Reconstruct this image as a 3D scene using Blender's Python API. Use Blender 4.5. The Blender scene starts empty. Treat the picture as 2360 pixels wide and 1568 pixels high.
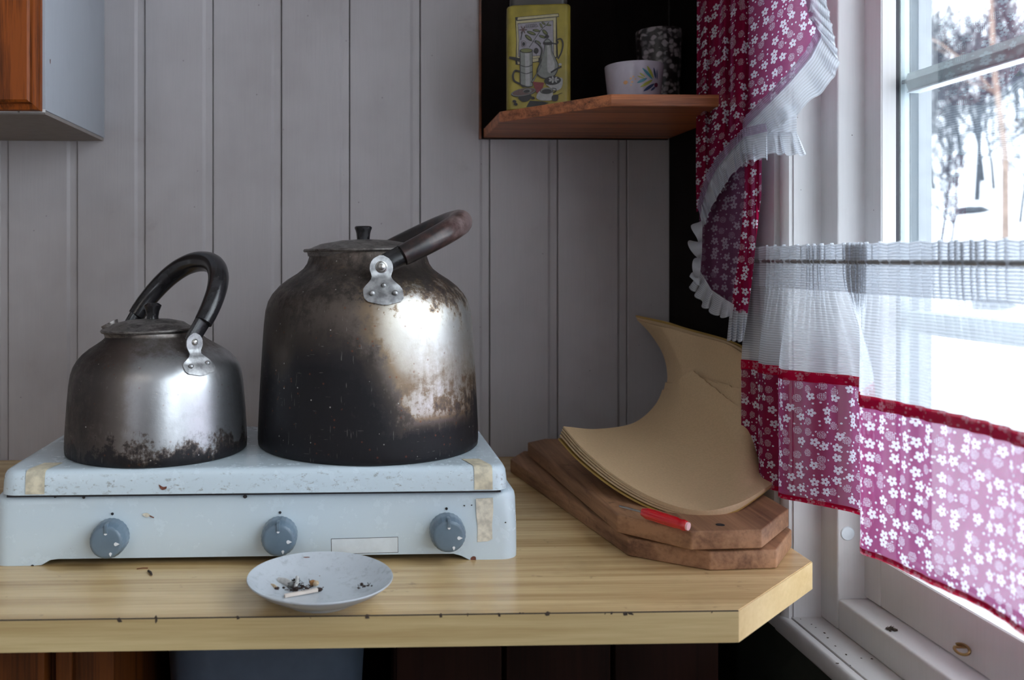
import bpy, bmesh, math, random
from mathutils import Vector, Matrix
from math import sin, cos, pi, radians, sqrt, atan2
R = random.Random(7)
S = bpy.context.scene
COL = S.collection
# ---------------------------------------------------------------- camera
YAW = radians(1.85); F = 2050.0
CP = Vector((0, -1.31, 1.194))
W_ = Vector((sin(YAW), cos(YAW), 0)); R_ = Vector((cos(YAW), -sin(YAW), 0))
cam = bpy.data.cameras.new('camera'); co = bpy.data.objects.new('camera', cam); COL.objects.link(co)
co.location = CP; co.rotation_euler = (pi / 2, 0, -YAW)
cam.sensor_width = 36; cam.lens = F / 2360 * 36
cam.shift_x = (1180 - 894) / 2360; cam.shift_y = -(784 - 595) / 2360
cam.clip_start = .05; cam.clip_end = 400
cam.dof.use_dof = True; cam.dof.focus_distance = .95; cam.dof.aperture_fstop = 6.0
S.camera = co
# ---------------------------------------------------------------- light
wd = bpy.data.worlds.new('overcast_sky'); S.world = wd; wd.use_nodes = True
bg = wd.node_tree.nodes['Background']
bg.inputs[0].default_value = (.87, .915, 1.0, 1); bg.inputs[1].default_value = 3.4
def area(name, loc, rot, sx, sy, power, col=(1, 1, 1), portal=False):
    l = bpy.data.lights.new(name, 'AREA'); l.shape = 'RECTANGLE'; l.size = sx; l.size_y = sy
    l.energy = power; l.color = col
    o = bpy.data.objects.new(name, l); COL.objects.link(o); o.location = loc; o.rotation_euler = rot
    if portal: l.cycles.is_portal = True
    return o
area('window_portal', (.66, -1.45, 1.48), (0, radians(90), 0), 1.36, 2.2, 1, portal=True)
area('fill_window_portal', (-1.48, -3.72, 1.5), (radians(90), 0, 0), .35, 1.3, 1, portal=True)  # samples sky through the added rear opening
area('ceiling_fill_light', (-.75, -2.2, 2.2), (0, 0, 0), .9, .9, 2, (1, .93, .86))  # unseen fill light added to lift the room's shadows
vs = S.view_settings
S.display_settings.display_device = 'sRGB'
vs.view_transform = 'Standard'; vs.look = 'None'; vs.exposure = 1.15; vs.gamma = 1.0; vs.use_curve_mapping = False
S.cycles.max_bounces = 10; S.cycles.transparent_max_bounces = 24; S.cycles.diffuse_bounces = 5
S.cycles.sample_clamp_indirect = 8

# ---------------------------------------------------------------- pixel -> point on a plane
def ray(u, v): return W_ * F + R_ * (u - 894) + Vector((0, 0, 595 - v))
def P(u, v, x=None, y=None, z=None):
    d = ray(u, v)
    t = (x - CP.x) / d.x if x is not None else ((y - CP.y) / d.y if y is not None else (z - CP.z) / d.z)
    return CP + d * t
def PP(u, v, p, n):
    d = ray(u, v); return CP + d * ((Vector(p) - CP).dot(n) / d.dot(n))
# ---------------------------------------------------------------- objects
def root_of(o):
    while o.parent: o = o.parent
    return o
def empty(name, loc, label, cat, rz=0, group=None, rot=None):
    o = bpy.data.objects.new(name, None); COL.objects.link(o); o.empty_display_size = .02
    o.location = loc; o.rotation_euler = rot or (0, 0, rz)
    tag(o, label, cat, group); return o
def tag(o, label=None, cat=None, group=None, kind=None):
    if label: o['label'] = label
    if cat: o['category'] = cat
    if group: o['group'] = group
    if kind: o['kind'] = kind
    return o
def obj(name, bm, mat, parent=None, local=False, sharp=35, flat=False, recalc=True):
    if recalc: bmesh.ops.recalc_face_normals(bm, faces=bm.faces)
    if parent is not None and not local:
        bm.transform(root_of(parent).matrix_basis.inverted())
    me = bpy.data.meshes.new(name); bm.to_mesh(me); bm.free()
    if not flat:
        me.shade_smooth()
        if sharp: me.set_sharp_from_angle(angle=radians(sharp))
    mats = mat if isinstance(mat, (list, tuple)) else [mat]
    for m in mats: me.materials.append(m)
    o = bpy.data.objects.new(name, me); COL.objects.link(o)
    if parent is not None: o.parent = parent
    return o
def own_origin(o, loc):
    o.data.transform(Matrix.Translation(-Vector(loc))); o.location = loc; return o
def B(): return bmesh.new()
def box(bm, a, b, bev=0, seg=2):
    a, b = Vector(a), Vector(b); c = (a + b) / 2; d = b - a
    r = bmesh.ops.create_cube(bm, size=1, matrix=Matrix.Translation(c) @ Matrix.Diagonal((abs(d.x), abs(d.y), abs(d.z), 1)))
    if bev:
        es = list({e for v in r['verts'] for e in v.link_edges})
        bmesh.ops.bevel(bm, geom=es, offset=bev, segments=seg, profile=.5, affect='EDGES')
def prism(bm, pts, z0, z1, bev=0, seg=2, axis='z'):
    def m(p, h): return Vector((p[0], p[1], h)) if axis == 'z' else (Vector((h, p[0], p[1])) if axis == 'x' else Vector((p[0], h, p[1])))
    lo = [bm.verts.new(m(p, z0)) for p in pts]; hi = [bm.verts.new(m(p, z1)) for p in pts]
    n = len(pts); fs = [bm.faces.new(lo[::-1]), bm.faces.new(hi)]
    for i in range(n): fs.append(bm.faces.new((lo[i], lo[(i + 1) % n], hi[(i + 1) % n], hi[i])))
    if bev:
        es = list({e for f in fs for e in f.edges})
        bmesh.ops.bevel(bm, geom=es, offset=bev, segments=seg, profile=.5, affect='EDGES')
def grid(bm, rows, closed=False, uvs=None):
    V = [[bm.verts.new(p) for p in r] for r in rows]; uvl = bm.loops.layers.uv.verify() if uvs else None
    n = len(rows[0]); out = []
    for i in range(len(rows) - 1):
        for j in range(n if closed else n - 1):
            k = (j + 1) % n
            try: f = bm.faces.new((V[i][j], V[i][k], V[i + 1][k], V[i + 1][j]))
            except ValueError: continue
            if uvs:
                for l, (a, b) in zip(f.loops, ((i, j), (i, k), (i + 1, k), (i + 1, j))): l[uvl].uv = uvs[a][b]
            out.append(f)
    return V
def lathe(bm, prof, c=(0, 0, 0), n=64, mtx=None, cap=True):
    c = Vector(c); rows = []
    for r, z in prof:
        row = [Vector((r * cos(2 * pi * k / n), r * sin(2 * pi * k / n), z)) for k in range(n)]
        if mtx: row = [mtx @ p for p in row]
        rows.append([p + c for p in row])
    V = grid(bm, rows, True)
    if cap:
        if prof[0][0] > 1e-5: bm.faces.new(V[0][::-1])
        if prof[-1][0] > 1e-5: bm.faces.new(V[-1])
    return V
def spline(pts, n):
    pts = [Vector(p) for p in pts]; ext = [pts[0] * 2 - pts[1]] + pts + [pts[-1] * 2 - pts[-2]]
    out = []; m = len(pts) - 1
    for k in range(n):
        t = k / (n - 1) * m; i = min(int(t), m - 1); f = t - i
        a, b, c, d = ext[i:i + 4]
        out.append(.5 * ((2 * b) + (c - a) * f + (2 * a - 5 * b + 4 * c - d) * f * f + (3 * b - a - 3 * c + d) * f ** 3))
    return out
def polyline(pts, n):
    """resample by length"""
    pts = [Vector(p) for p in pts]; L = [0]
    for a, b in zip(pts, pts[1:]): L.append(L[-1] + (b - a).length)
    out = []
    for k in range(n):
        s = L[-1] * k / (n - 1); i = 0
        while i < len(L) - 2 and L[i + 1] < s: i += 1
        f = (s - L[i]) / max(L[i + 1] - L[i], 1e-9); out.append(pts[i].lerp(pts[i + 1], min(max(f, 0), 1)))
    return out
def tube(bm, pts, rad, n=12, flat=1.0, up=None, cap=True):
    pts = [Vector(p) for p in pts]; m = len(pts); rows = []
    nrm = Vector(up) if up else Vector((0, 0, 1)); prev = None
    for i, p in enumerate(pts):
        t = (pts[min(i + 1, m - 1)] - pts[max(i - 1, 0)]).normalized()
        if up is None or i > 0: nrm = nrm - t * nrm.dot(t)
        else: nrm = nrm - t * nrm.dot(t)
        if nrm.length < 1e-4: nrm = t.orthogonal()
        nrm.normalize(); bn = t.cross(nrm); r = rad(i / (m - 1)) if callable(rad) else rad
        rows.append([p + nrm * (r * cos(2 * pi * k / n)) + bn * (r * flat * sin(2 * pi * k / n)) for k in range(n)])
    V = grid(bm, rows, True)
    if cap: bm.faces.new(V[0][::-1]); bm.faces.new(V[-1])
def sstep(a, b, x):
    t = min(max((x - a) / (b - a), 0), 1); return t * t * (3 - 2 * t)
def blob(bm, c, r, sc=(1, 1, 1), seed=0, sub=2, amp=.25):
    q = random.Random(seed); k = bmesh.ops.create_icosphere(bm, subdivisions=sub, radius=1)
    for v in k['verts']:
        f = 1 + q.uniform(-amp, amp); v.co = Vector((v.co.x * r * sc[0] * f, v.co.y * r * sc[1] * f, v.co.z * r * sc[2] * f)) + Vector(c)
# ---------------------------------------------------------------- materials
class T:
    def __init__(s, name):
        s.m = bpy.data.materials.new(name); s.m.use_nodes = True; s.t = s.m.node_tree; s.t.nodes.clear()
        s.out = s.n('OutputMaterial')
    def n(s, ty, **k):
        x = s.t.nodes.new('ShaderNode' + ty)
        for a, b in k.items(): setattr(x, a, b)
        return x
    def l(s, v, sock):
        if isinstance(v, bpy.types.NodeSocket): s.t.links.new(v, sock)
        elif v is not None:
            if hasattr(sock.default_value, '__len__') and isinstance(v, (tuple, list)) and len(v) == 3 and len(sock.default_value) == 4: v = (*v, 1)
            sock.default_value = v
    def coord(s, kind='Object', scale=None, rot=None):
        o = s.n('TexCoord').outputs[kind]
        if scale or rot:
            mp = s.n('Mapping'); s.l(o, mp.inputs[0])
            if scale: mp.inputs['Scale'].default_value = scale
            if rot: mp.inputs['Rotation'].default_value = rot
            o = mp.outputs[0]
        return o
    def geo(s, scale=None):
        o = s.n('NewGeometry').outputs['Position']
        if scale:
            mp = s.n('Mapping'); s.l(o, mp.inputs[0]); mp.inputs['Scale'].default_value = scale; o = mp.outputs[0]
        return o
    def sc(s, vec, scale):
        mp = s.n('Mapping'); s.l(vec, mp.inputs[0]); mp.inputs['Scale'].default_value = scale; return mp.outputs[0]
    def math(s, op, a, b=None, c=None, clamp=False):
        x = s.n('Math', operation=op, use_clamp=clamp); s.l(a, x.inputs[0])
        if b is not None: s.l(b, x.inputs[1])
        if c is not None: s.l(c, x.inputs[2])
        return x.outputs[0]
    def noise(s, vec, scale=5, detail=3, rough=.55, dist=0):
        x = s.n('TexNoise'); s.l(vec, x.inputs['Vector']); x.inputs['Scale'].default_value = scale
        x.inputs['Detail'].default_value = detail; x.inputs['Roughness'].default_value = rough; x.inputs['Distortion'].default_value = dist
        return x.outputs['Fac']
    def vor(s, vec, scale, feat='F1', rnd=1, out='Distance', dim='3D'):
        x = s.n('TexVoronoi', feature=feat, voronoi_dimensions=dim); s.l(vec, x.inputs['Vector']); x.inputs['Scale'].default_value = scale
        x.inputs['Randomness'].default_value = rnd; return x.outputs[out] if out else x
    def map(s, v, a, b, c=0, d=1):
        x = s.n('MapRange'); x.interpolation_type = 'SMOOTHSTEP'; s.l(v, x.inputs[0])
        for i, k in enumerate((a, b, c, d)): s.l(k, x.inputs[i + 1])
        return x.outputs[0]
    def ramp(s, fac, stops, interp='LINEAR'):
        x = s.n('ValToRGB'); x.color_ramp.interpolation = interp; s.l(fac, x.inputs[0]); e = x.color_ramp.elements
        while len(e) < len(stops): e.new(.5)
        for k, (p, c) in zip(e, stops): k.position = p; k.color = (*c, 1) if len(c) == 3 else c
        return x.outputs[0]
    def mix(s, f, a, b, mode='MIX'):
        x = s.n('Mix', data_type='RGBA', blend_type=mode); s.l(f, x.inputs[0]); s.l(a, x.inputs[6]); s.l(b, x.inputs[7]); return x.outputs[2]
    def bump(s, h, strength=.3, dist=.001, nrm=None):
        x = s.n('Bump'); s.l(h, x.inputs['Height']); x.inputs['Strength'].default_value = strength; x.inputs['Distance'].default_value = dist
        if nrm: s.l(nrm, x.inputs['Normal'])
        return x.outputs[0]
    def pbr(s, base, rough=.5, metal=0, nrm=None, spec=None, trans=None, coat=None, emit=None, ani=None):
        x = s.n('BsdfPrincipled'); s.l(base, x.inputs['Base Color']); s.l(rough, x.inputs['Roughness']); s.l(metal, x.inputs['Metallic'])
        if nrm: s.l(nrm, x.inputs['Normal'])
        if spec is not None: s.l(spec, x.inputs['Specular IOR Level'])
        if trans is not None: s.l(trans, x.inputs['Transmission Weight'])
        if coat is not None: x.inputs['Coat Weight'].default_value = coat; x.inputs['Coat Roughness'].default_value = .12
        if ani is not None: s.l(ani, x.inputs['Anisotropic'])
        return x.outputs[0]
    def end(s, sh): s.t.links.new(sh, s.out.inputs[0]); return s.m
def plain(name, c, rough=.5, metal=0, var=.06, spec=None, sc=60, bump=.1, coat=None):
    t = T(name); n = t.noise(t.coord(), sc, 4)
    base = t.mix(t.map(n, .3, .7), tuple(x * (1 - var) for x in c), tuple(min(1, x * (1 + var)) for x in c))
    return t.end(t.pbr(base, rough, metal, t.bump(n, bump, .0005), spec, coat=coat))
def paint(name, c, dirt=.35, rough=.5, grain=(1, 1, .04), gb=.35, fleck=.06):
    t = T(name); g = t.geo(); gs = t.sc(g, grain)
    a = t.noise(gs, 420, 4, .6); b = t.noise(g, 3.5, 4, .6); d = t.noise(g, 14, 5, .7)
    c2 = tuple(x * .62 for x in c); c2 = (c2[0], c2[1] * .93, c2[2] * .9)
    base = t.mix(t.math('MULTIPLY', t.map(b, .42, .72), dirt), c, c2)
    base = t.mix(t.math('MULTIPLY', t.map(d, .6, .75), dirt * .6), base, c2)
    base = t.mix(t.math('MULTIPLY', t.map(a, .35, .7), .12), base, tuple(x * .7 for x in c))
    v = t.vor(g, 55, out=None); dot = t.map(v.outputs['Distance'], fleck * .4, fleck, 1, 0)
    sep = t.n('SeparateColor'); t.l(v.outputs['Color'], sep.inputs[0]); sel = t.math('GREATER_THAN', sep.outputs[0], .72)
    base = t.mix(t.math('MULTIPLY', t.math('MULTIPLY', dot, sel), .8), base, (.05, .035, .03))
    return t.end(t.pbr(base, rough, 0, t.bump(a, gb, .0006), .4))
def wood(name, light, dark, axis='x', rough=.35, scale=1.0, contrast=1.0, coat=None, extra=None, coordk='geo', bump=.15, spec=.5):
    t = T(name); g = t.geo() if coordk == 'geo' else t.coord('Object')
    st = {'x': (.035, 1, 1), 'y': (1, .035, 1), 'z': (1, 1, .035)}[axis]
    gs = t.sc(g, tuple(q * scale for q in st))
    n1 = t.noise(gs, 60, 3, .5, .6); n2 = t.noise(gs, 420, 3, .6); n3 = t.noise(gs, 14, 2, .5, 1.0)
    w = t.math('ADD', t.math('MULTIPLY', n1, .55), t.math('ADD', t.math('MULTIPLY', n2, .28), t.math('MULTIPLY', n3, .25)))
    base = t.ramp(w, [(.5 - .13 / contrast, dark), (.5 + .02, tuple((a * .45 + b * .55) for a, b in zip(dark, light))), (.5 + .14 / contrast, light)])
    if extra: base = extra(t, base, g)
    return t.end(t.pbr(base, rough, 0, t.bump(n2, bump, .0005), spec, coat=coat))
M = {}
M['wall'] = paint('grey_board_paint', (.42, .39, .395), .45, .55)
M['white'] = paint('white_trim_paint', (.64, .63, .63), .25, .38, gb=.15, fleck=.05)
M['cabinet_side'] = paint('cool_white_panel', (.37, .385, .42), .2, .5, gb=.15, fleck=.02)
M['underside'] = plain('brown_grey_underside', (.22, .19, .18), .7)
M['wall_shade'] = plain('painted_wall_shade', (.035, .04, .032), .6)
M['groove'] = plain('dark_groove', (.035, .03, .03), .8)
M['ceiling'] = plain('ceiling_paint', (.6, .57, .54), .8)
M['floorw'] = wood('floor_boards', (.22, .12, .06), (.1, .05, .025), 'y', .5)
M['shelfw'] = wood('orange_pine', (.46, .15, .055), (.09, .028, .011), 'x', .42, 1.6, contrast=1.3)
M['doorw'] = wood('varnished_pine_vertical', (.25, .058, .008), (.03, .007, .002), 'z', .45, 1.7, contrast=1.5, spec=.2)
M['darkw'] = wood('dark_stained_wood', (.008, .005, .0045), (.004, .0028, .0026), 'z', .7, spec=.08)
M['brownw'] = wood('brown_panel_wood', (.022, .007, .004), (.007, .003, .002), 'z', .6, .6, spec=.1)
M['drawerw'] = wood('stained_drawer_wood', (.13, .036, .006), (.02, .006, .002), 'z', .5, .9, contrast=1.3, spec=.15)
M['edgew'] = wood('red_brown_board_edge', (.22, .07, .03), (.08, .03, .015), 'x', .45)
M['black'] = plain('black_rubber', (.012, .012, .02), .5)
M['spacer'] = plain('pale_spacer_bar', (.40, .46, .48), .4)
M['teal'] = plain('blue_grey_outer_frame', (.035, .06, .08), .4)
M['muntin'] = plain('grey_green_glazing_bar', (.52, .62, .64), .45)
M['ext_white'] = plain('outer_casing_white', (.26, .28, .30), .6)
M['brass'] = plain('tarnished_brass', (.32, .22, .10), .35, 1, .3)
M['steel'] = plain('worn_steel', (.45, .44, .42), .35, 1, .2)
def top_extra(t, base, g):
    b = t.noise(g, 9, 4, .65); base = t.mix(t.math('MULTIPLY', t.map(b, .5, .75), .35), base, (.33, .23, .12))
    f = t.noise(t.sc(g, (1, 1.6, 1)), 55, 4, .6); return t.mix(t.math('MULTIPLY', t.map(f, .66, .74), .4), base, (.22, .15, .08))
M['laminate'] = wood('pine_laminate', (.74, .54, .28), (.43, .27, .11), 'x', .24, .8, contrast=1.15, extra=top_extra, bump=.03)
M['laminate_edge'] = wood('pine_edge_band', (.64, .50, .26), (.40, .27, .11), 'x', .4, .8, bump=.05)
M['laminate_edge2'] = wood('pine_edge_band_chamfer', (.70, .52, .28), (.55, .38, .17), 'x', .4, .5, bump=.05)
def cut_extra(t, base, g):
    f = t.noise(g, 60, 5, .7); return t.mix(t.math('MULTIPLY', t.map(f, .55, .75), .6), base, (.06, .03, .018))
M['board'] = wood('worn_cutting_board', (.38, .20, .105), (.13, .06, .032), 'y', .62, .6, contrast=1.1, extra=cut_extra, bump=.5, spec=.25)

def enamel():
    t = T('white_enamel'); g = t.geo(); n = t.noise(g, 60, 5, .7); n2 = t.noise(t.sc(g, (.6, 1, 1)), 260, 4, .7)
    sep = t.n('SeparateXYZ'); t.l(g, sep.inputs[0])
    lidz = t.math('MULTIPLY', t.map(sep.outputs[2], .966, .972), t.map(sep.outputs[2], .985, .991, 1, 0))
    low = t.map(sep.outputs[2], .905, .94, 1, .25)
    d = t.math('MULTIPLY', t.map(n2, .53, .68), t.math('ADD', t.math('MULTIPLY', lidz, t.map(n, .35, .6)), t.math('MULTIPLY', low, t.math('MULTIPLY', t.map(n, .55, .7), .5))))
    base = t.mix(t.math('MULTIPLY', d, .62), (.60, .70, .765), (.16, .14, .12))
    spk = t.map(t.noise(g, 900, 2), .76, .79); base = t.mix(t.math('MULTIPLY', spk, .8), base, (.05, .04, .035))
    return t.end(t.pbr(base, t.map(n, .3, .7, .16, .3), 0, None, .5))
M['enamel'] = enamel()
M['tape'] = plain('yellowed_tape', (.62, .56, .42), .55, 0, .22, sc=120)
M['tape_worn'] = plain('worn_paper_residue', (.66, .62, .52), .7, 0, .2, sc=150)
M['plate_label'] = plain('blank_white_sticker', (.68, .74, .78), .35)
M['dot'] = plain('dark_hole', (.01, .01, .015), .6)
M['rust'] = plain('rust_chip', (.16, .05, .03), .7, 0, .4, sc=400)
M['blackchip'] = plain('black_chip', (.02, .018, .02), .7, 0, .4, sc=400)
M['knob'] = plain('blue_grey_plastic', (.135, .19, .245), .28, 0, .08)
M['whitemark'] = plain('white_marking', (.8, .82, .85), .4)
M['porcelain'] = None
def porcelain():
    t = T('grey_white_porcelain'); g = t.geo(); n = t.noise(g, 140, 5, .7); n2 = t.noise(g, 40, 3)
    base = t.mix(t.math('MULTIPLY', t.map(n, .5, .72), t.map(n2, .35, .65, 0, .5)), (.56, .60, .64), (.22, .23, .24))
    return t.end(t.pbr(base, .25, 0, None, .5))
M['porcelain'] = porcelain()

def kettle_mat(big):
    t = T('sooty_aluminium_' + ('large' if big else 'small')); o = t.coord('Object'); sp = t.n('SeparateXYZ'); t.l(o, sp.inputs[0])
    X, Y, Z = sp.outputs
    n = t.noise(o, 22, 6, .7); nf = t.noise(o, 110, 6, .75); nv = t.noise(t.sc(o, (1, 1, .18)), 90, 5, .7); big_n = t.noise(o, 9, 4, .6)
    nn = t.math('ADD', t.math('MULTIPLY', n, .5), t.math('ADD', t.math('MULTIPLY', nf, .3), t.math('MULTIPLY', nv, .25)))   # ~.52 mean
    jit = t.math('MULTIPLY', t.math('SUBTRACT', nn, .52), 1.0)
    if big:
        # bottom crust, heavier to the left of the face that looks at the window
        jit = t.math('MULTIPLY', jit, 1.7)
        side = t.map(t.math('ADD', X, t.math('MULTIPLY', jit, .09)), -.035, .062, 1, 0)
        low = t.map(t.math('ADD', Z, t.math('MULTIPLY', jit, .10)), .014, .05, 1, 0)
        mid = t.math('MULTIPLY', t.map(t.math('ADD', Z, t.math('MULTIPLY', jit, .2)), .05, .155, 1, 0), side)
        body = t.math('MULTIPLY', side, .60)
        should = t.math('MULTIPLY', t.map(t.math('ADD', Z, t.math('MULTIPLY', jit, .10)), .14, .175), .62)
        right = t.math('MULTIPLY', t.map(X, .085, .118), t.map(Z, .03, .11, .7, 0))
        patch = t.math('MULTIPLY', t.map(X, -.112, -.095, 0, 1), t.math('MULTIPLY', t.map(X, -.088, -.07, 1, 0), t.map(Z, .03, .06)))
        patch = t.math('MULTIPLY', patch, t.map(Z, .10, .14, 1, 0))
        soot = t.math('MAXIMUM', t.math('MAXIMUM', low, t.math('ADD', t.math('MULTIPLY', mid, .5), body)), t.math('MAXIMUM', should, right))
        soot = t.math('SUBTRACT', soot, t.math('MULTIPLY', patch, .32))
        warm = t.math('MULTIPLY', t.map(Z, .02, .13, .55, 0), t.map(nn, .42, .58))
        soot = t.math('ADD', soot, warm)
        soot = t.math('ADD', soot, t.math('MULTIPLY', jit, .9), clamp=True)
        col = t.ramp(soot, [(0, (.66, .65, .62)), (.25, (.50, .46, .40)), (.42, (.26, .19, .13)), (.56, (.15, .125, .11)), (.70, (.075, .062, .055)), (.88, (.026, .023, .025)), (1, (.012, .011, .014))])
    else:
        jit = t.math('MULTIPLY', jit, 1.5)
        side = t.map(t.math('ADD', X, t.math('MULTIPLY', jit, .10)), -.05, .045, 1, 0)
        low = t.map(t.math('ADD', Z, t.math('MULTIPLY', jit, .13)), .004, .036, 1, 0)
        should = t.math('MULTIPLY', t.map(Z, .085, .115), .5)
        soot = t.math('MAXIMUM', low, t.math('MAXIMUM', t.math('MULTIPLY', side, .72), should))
        soot = t.math('ADD', soot, t.math('MULTIPLY', jit, .8), clamp=True)
        col = t.ramp(soot, [(0, (.55, .56, .58)), (.3, (.38, .38, .39)), (.5, (.20, .175, .16)), (.7, (.085, .07, .065)), (.88, (.025, .022, .024)), (1, (.012, .011, .014))])
    # scratches and pale flecks worn through the soot
    scr = t.map(t.noise(t.sc(o, (1, 1, .06)), 700, 2, .5), .70, .74); scr2 = t.map(t.noise(t.sc(o, (.1, .1, 1.2)), 600, 2), .71, .75)
    v = t.vor(o, 210, out=None); fl = t.map(v.outputs['Distance'], .12, .2, 1, 0)
    sc_ = t.n('SeparateColor'); t.l(v.outputs['Color'], sc_.inputs[0]); fl = t.math('MULTIPLY', fl, t.math('GREATER_THAN', sc_.outputs[0], .93))
    f = t.math('MAXIMUM', t.math('MULTIPLY', t.math('ADD', scr, scr2, clamp=True), .22), t.math('MULTIPLY', fl, .7))
    col = t.mix(f, col, (.6, .57, .53))
    v2 = t.vor(o, 150, out=None); r2 = t.map(v2.outputs['Distance'], .1, .2, 1, 0)
    s2 = t.n('SeparateColor'); t.l(v2.outputs['Color'], s2.inputs[0])
    col = t.mix(t.math('MULTIPLY', t.math('MULTIPLY', r2, t.math('GREATER_THAN', s2.outputs[1], .72)), .45 if big else .3), col, (.22, .06, .02))
    metal = t.map(soot, .55, 1.0, .95, .45)
    rough = t.math('ADD', t.map(soot, 0, 1, .40 if big else .33, .52), t.math('MULTIPLY', jit, .3))
    return t.end(t.pbr(col, rough, metal, t.bump(nf, .25, .0006), .5))
M['kettle_big'] = kettle_mat(True); M['kettle_small'] = kettle_mat(False)
def lidmat(name, a, b):
    t = T(name); o = t.coord('Object'); n = t.noise(t.sc(o, (1, 1, 3)), 60, 6, .75, 1.0)
    return t.end(t.pbr(t.ramp(n, [(.35, a), (.62, b)]), .42, .75, t.bump(n, .2, .0006)))
M['lid'] = lidmat('stained_lid', (.055, .045, .042), (.26, .24, .225))
M['lug'] = plain('rubbed_lug', (.36, .36, .365), .42, .8, .35, sc=140, bump=.2)
M['bakelite'] = plain('black_bakelite', (.016, .015, .017), .22, 0, .3, sc=90)
def worn():
    t = T('worn_brown_grip'); o = t.coord('Object'); n = t.noise(o, 45, 6, .7); n2 = t.noise(o, 14, 3)
    w = t.math('ADD', t.math('MULTIPLY', n, .6), t.math('MULTIPLY', n2, .4)); sp = t.n('SeparateXYZ'); t.l(o, sp.inputs[0])
    w = t.math('ADD', w, t.map(sp.outputs[0], .06, .11, -.15, .12))
    return t.end(t.pbr(t.ramp(w, [(.38, (.016, .013, .013)), (.48, (.06, .032, .028)), (.60, (.20, .145, .14))]), .3, .15, t.bump(n, .2, .0005)))
M['worn_grip'] = worn()
M['sheet'] = plain('tan_hardboard', (.54, .38, .215), .6, 0, .05, sc=400)
M['sheet_warm'] = plain('yellow_edged_sheet', (.42, .26, .06), .5, 0, .06, sc=300)
def redplastic():
    t = T('clear_red_plastic'); return t.end(t.pbr((.75, .01, .02), .12, 0, None, .6, trans=.35, coat=.6))
M['red'] = redplastic()

# cloth ---------------------------------------------------------------
def flowers(t, uv, scale=84, seedoff=(0, 0, 0)):
    mp = t.n('Mapping'); t.l(uv, mp.inputs[0]); mp.inputs['Scale'].default_value = (scale, scale, 0); mp.inputs['Location'].default_value = seedoff
    vec = mp.outputs[0]
    v = t.vor(vec, 1, rnd=.62, out=None, dim='2D')
    d = t.n('VectorMath', operation='SUBTRACT'); t.l(vec, d.inputs[0]); t.l(v.outputs['Position'], d.inputs[1])
    sp = t.n('SeparateXYZ'); t.l(d.outputs[0], sp.inputs[0]); ang = t.math('ARCTAN2', sp.outputs[1], sp.outputs[0])
    col = t.n('SeparateColor'); t.l(v.outputs['Color'], col.inputs[0])
    ang = t.math('ADD', ang, t.math('MULTIPLY', col.outputs[2], 6.28))
    pet = t.math('ABSOLUTE', t.math('COSINE', t.math('MULTIPLY', ang, 2.5)))
    rad = t.math('MULTIPLY', t.math('ADD', t.math('MULTIPLY', t.math('POWER', pet, .6), .24), .13), 1.0)
    dist = v.outputs['Distance']
    fl = t.math('MULTIPLY', t.math('LESS_THAN', dist, rad), t.math('GREATER_THAN', dist, .075))
    # dotted cluster motif
    dv = t.vor(vec, 9, rnd=.25, dim='2D'); dots = t.math('MULTIPLY', t.math('LESS_THAN', dv, .33), t.math('LESS_THAN', dist, .33))
    a = t.math('GREATER_THAN', col.outputs[0], .36)
    one = t.math('ADD', t.math('MULTIPLY', fl, a), t.math('MULTIPLY', dots, t.math('SUBTRACT', 1, a)), clamp=True)
    v3 = t.vor(vec, 2.1, rnd=.9, out=None, dim='2D'); c3 = t.n('SeparateColor'); t.l(v3.outputs['Color'], c3.inputs[0])
    sm = t.math('MULTIPLY', t.math('LESS_THAN', v3.outputs['Distance'], .17), t.math('MULTIPLY', t.math('GREATER_THAN', c3.outputs[1], .45), t.math('GREATER_THAN', dist, .40)))
    return t.math('MAXIMUM', one, sm)
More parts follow.
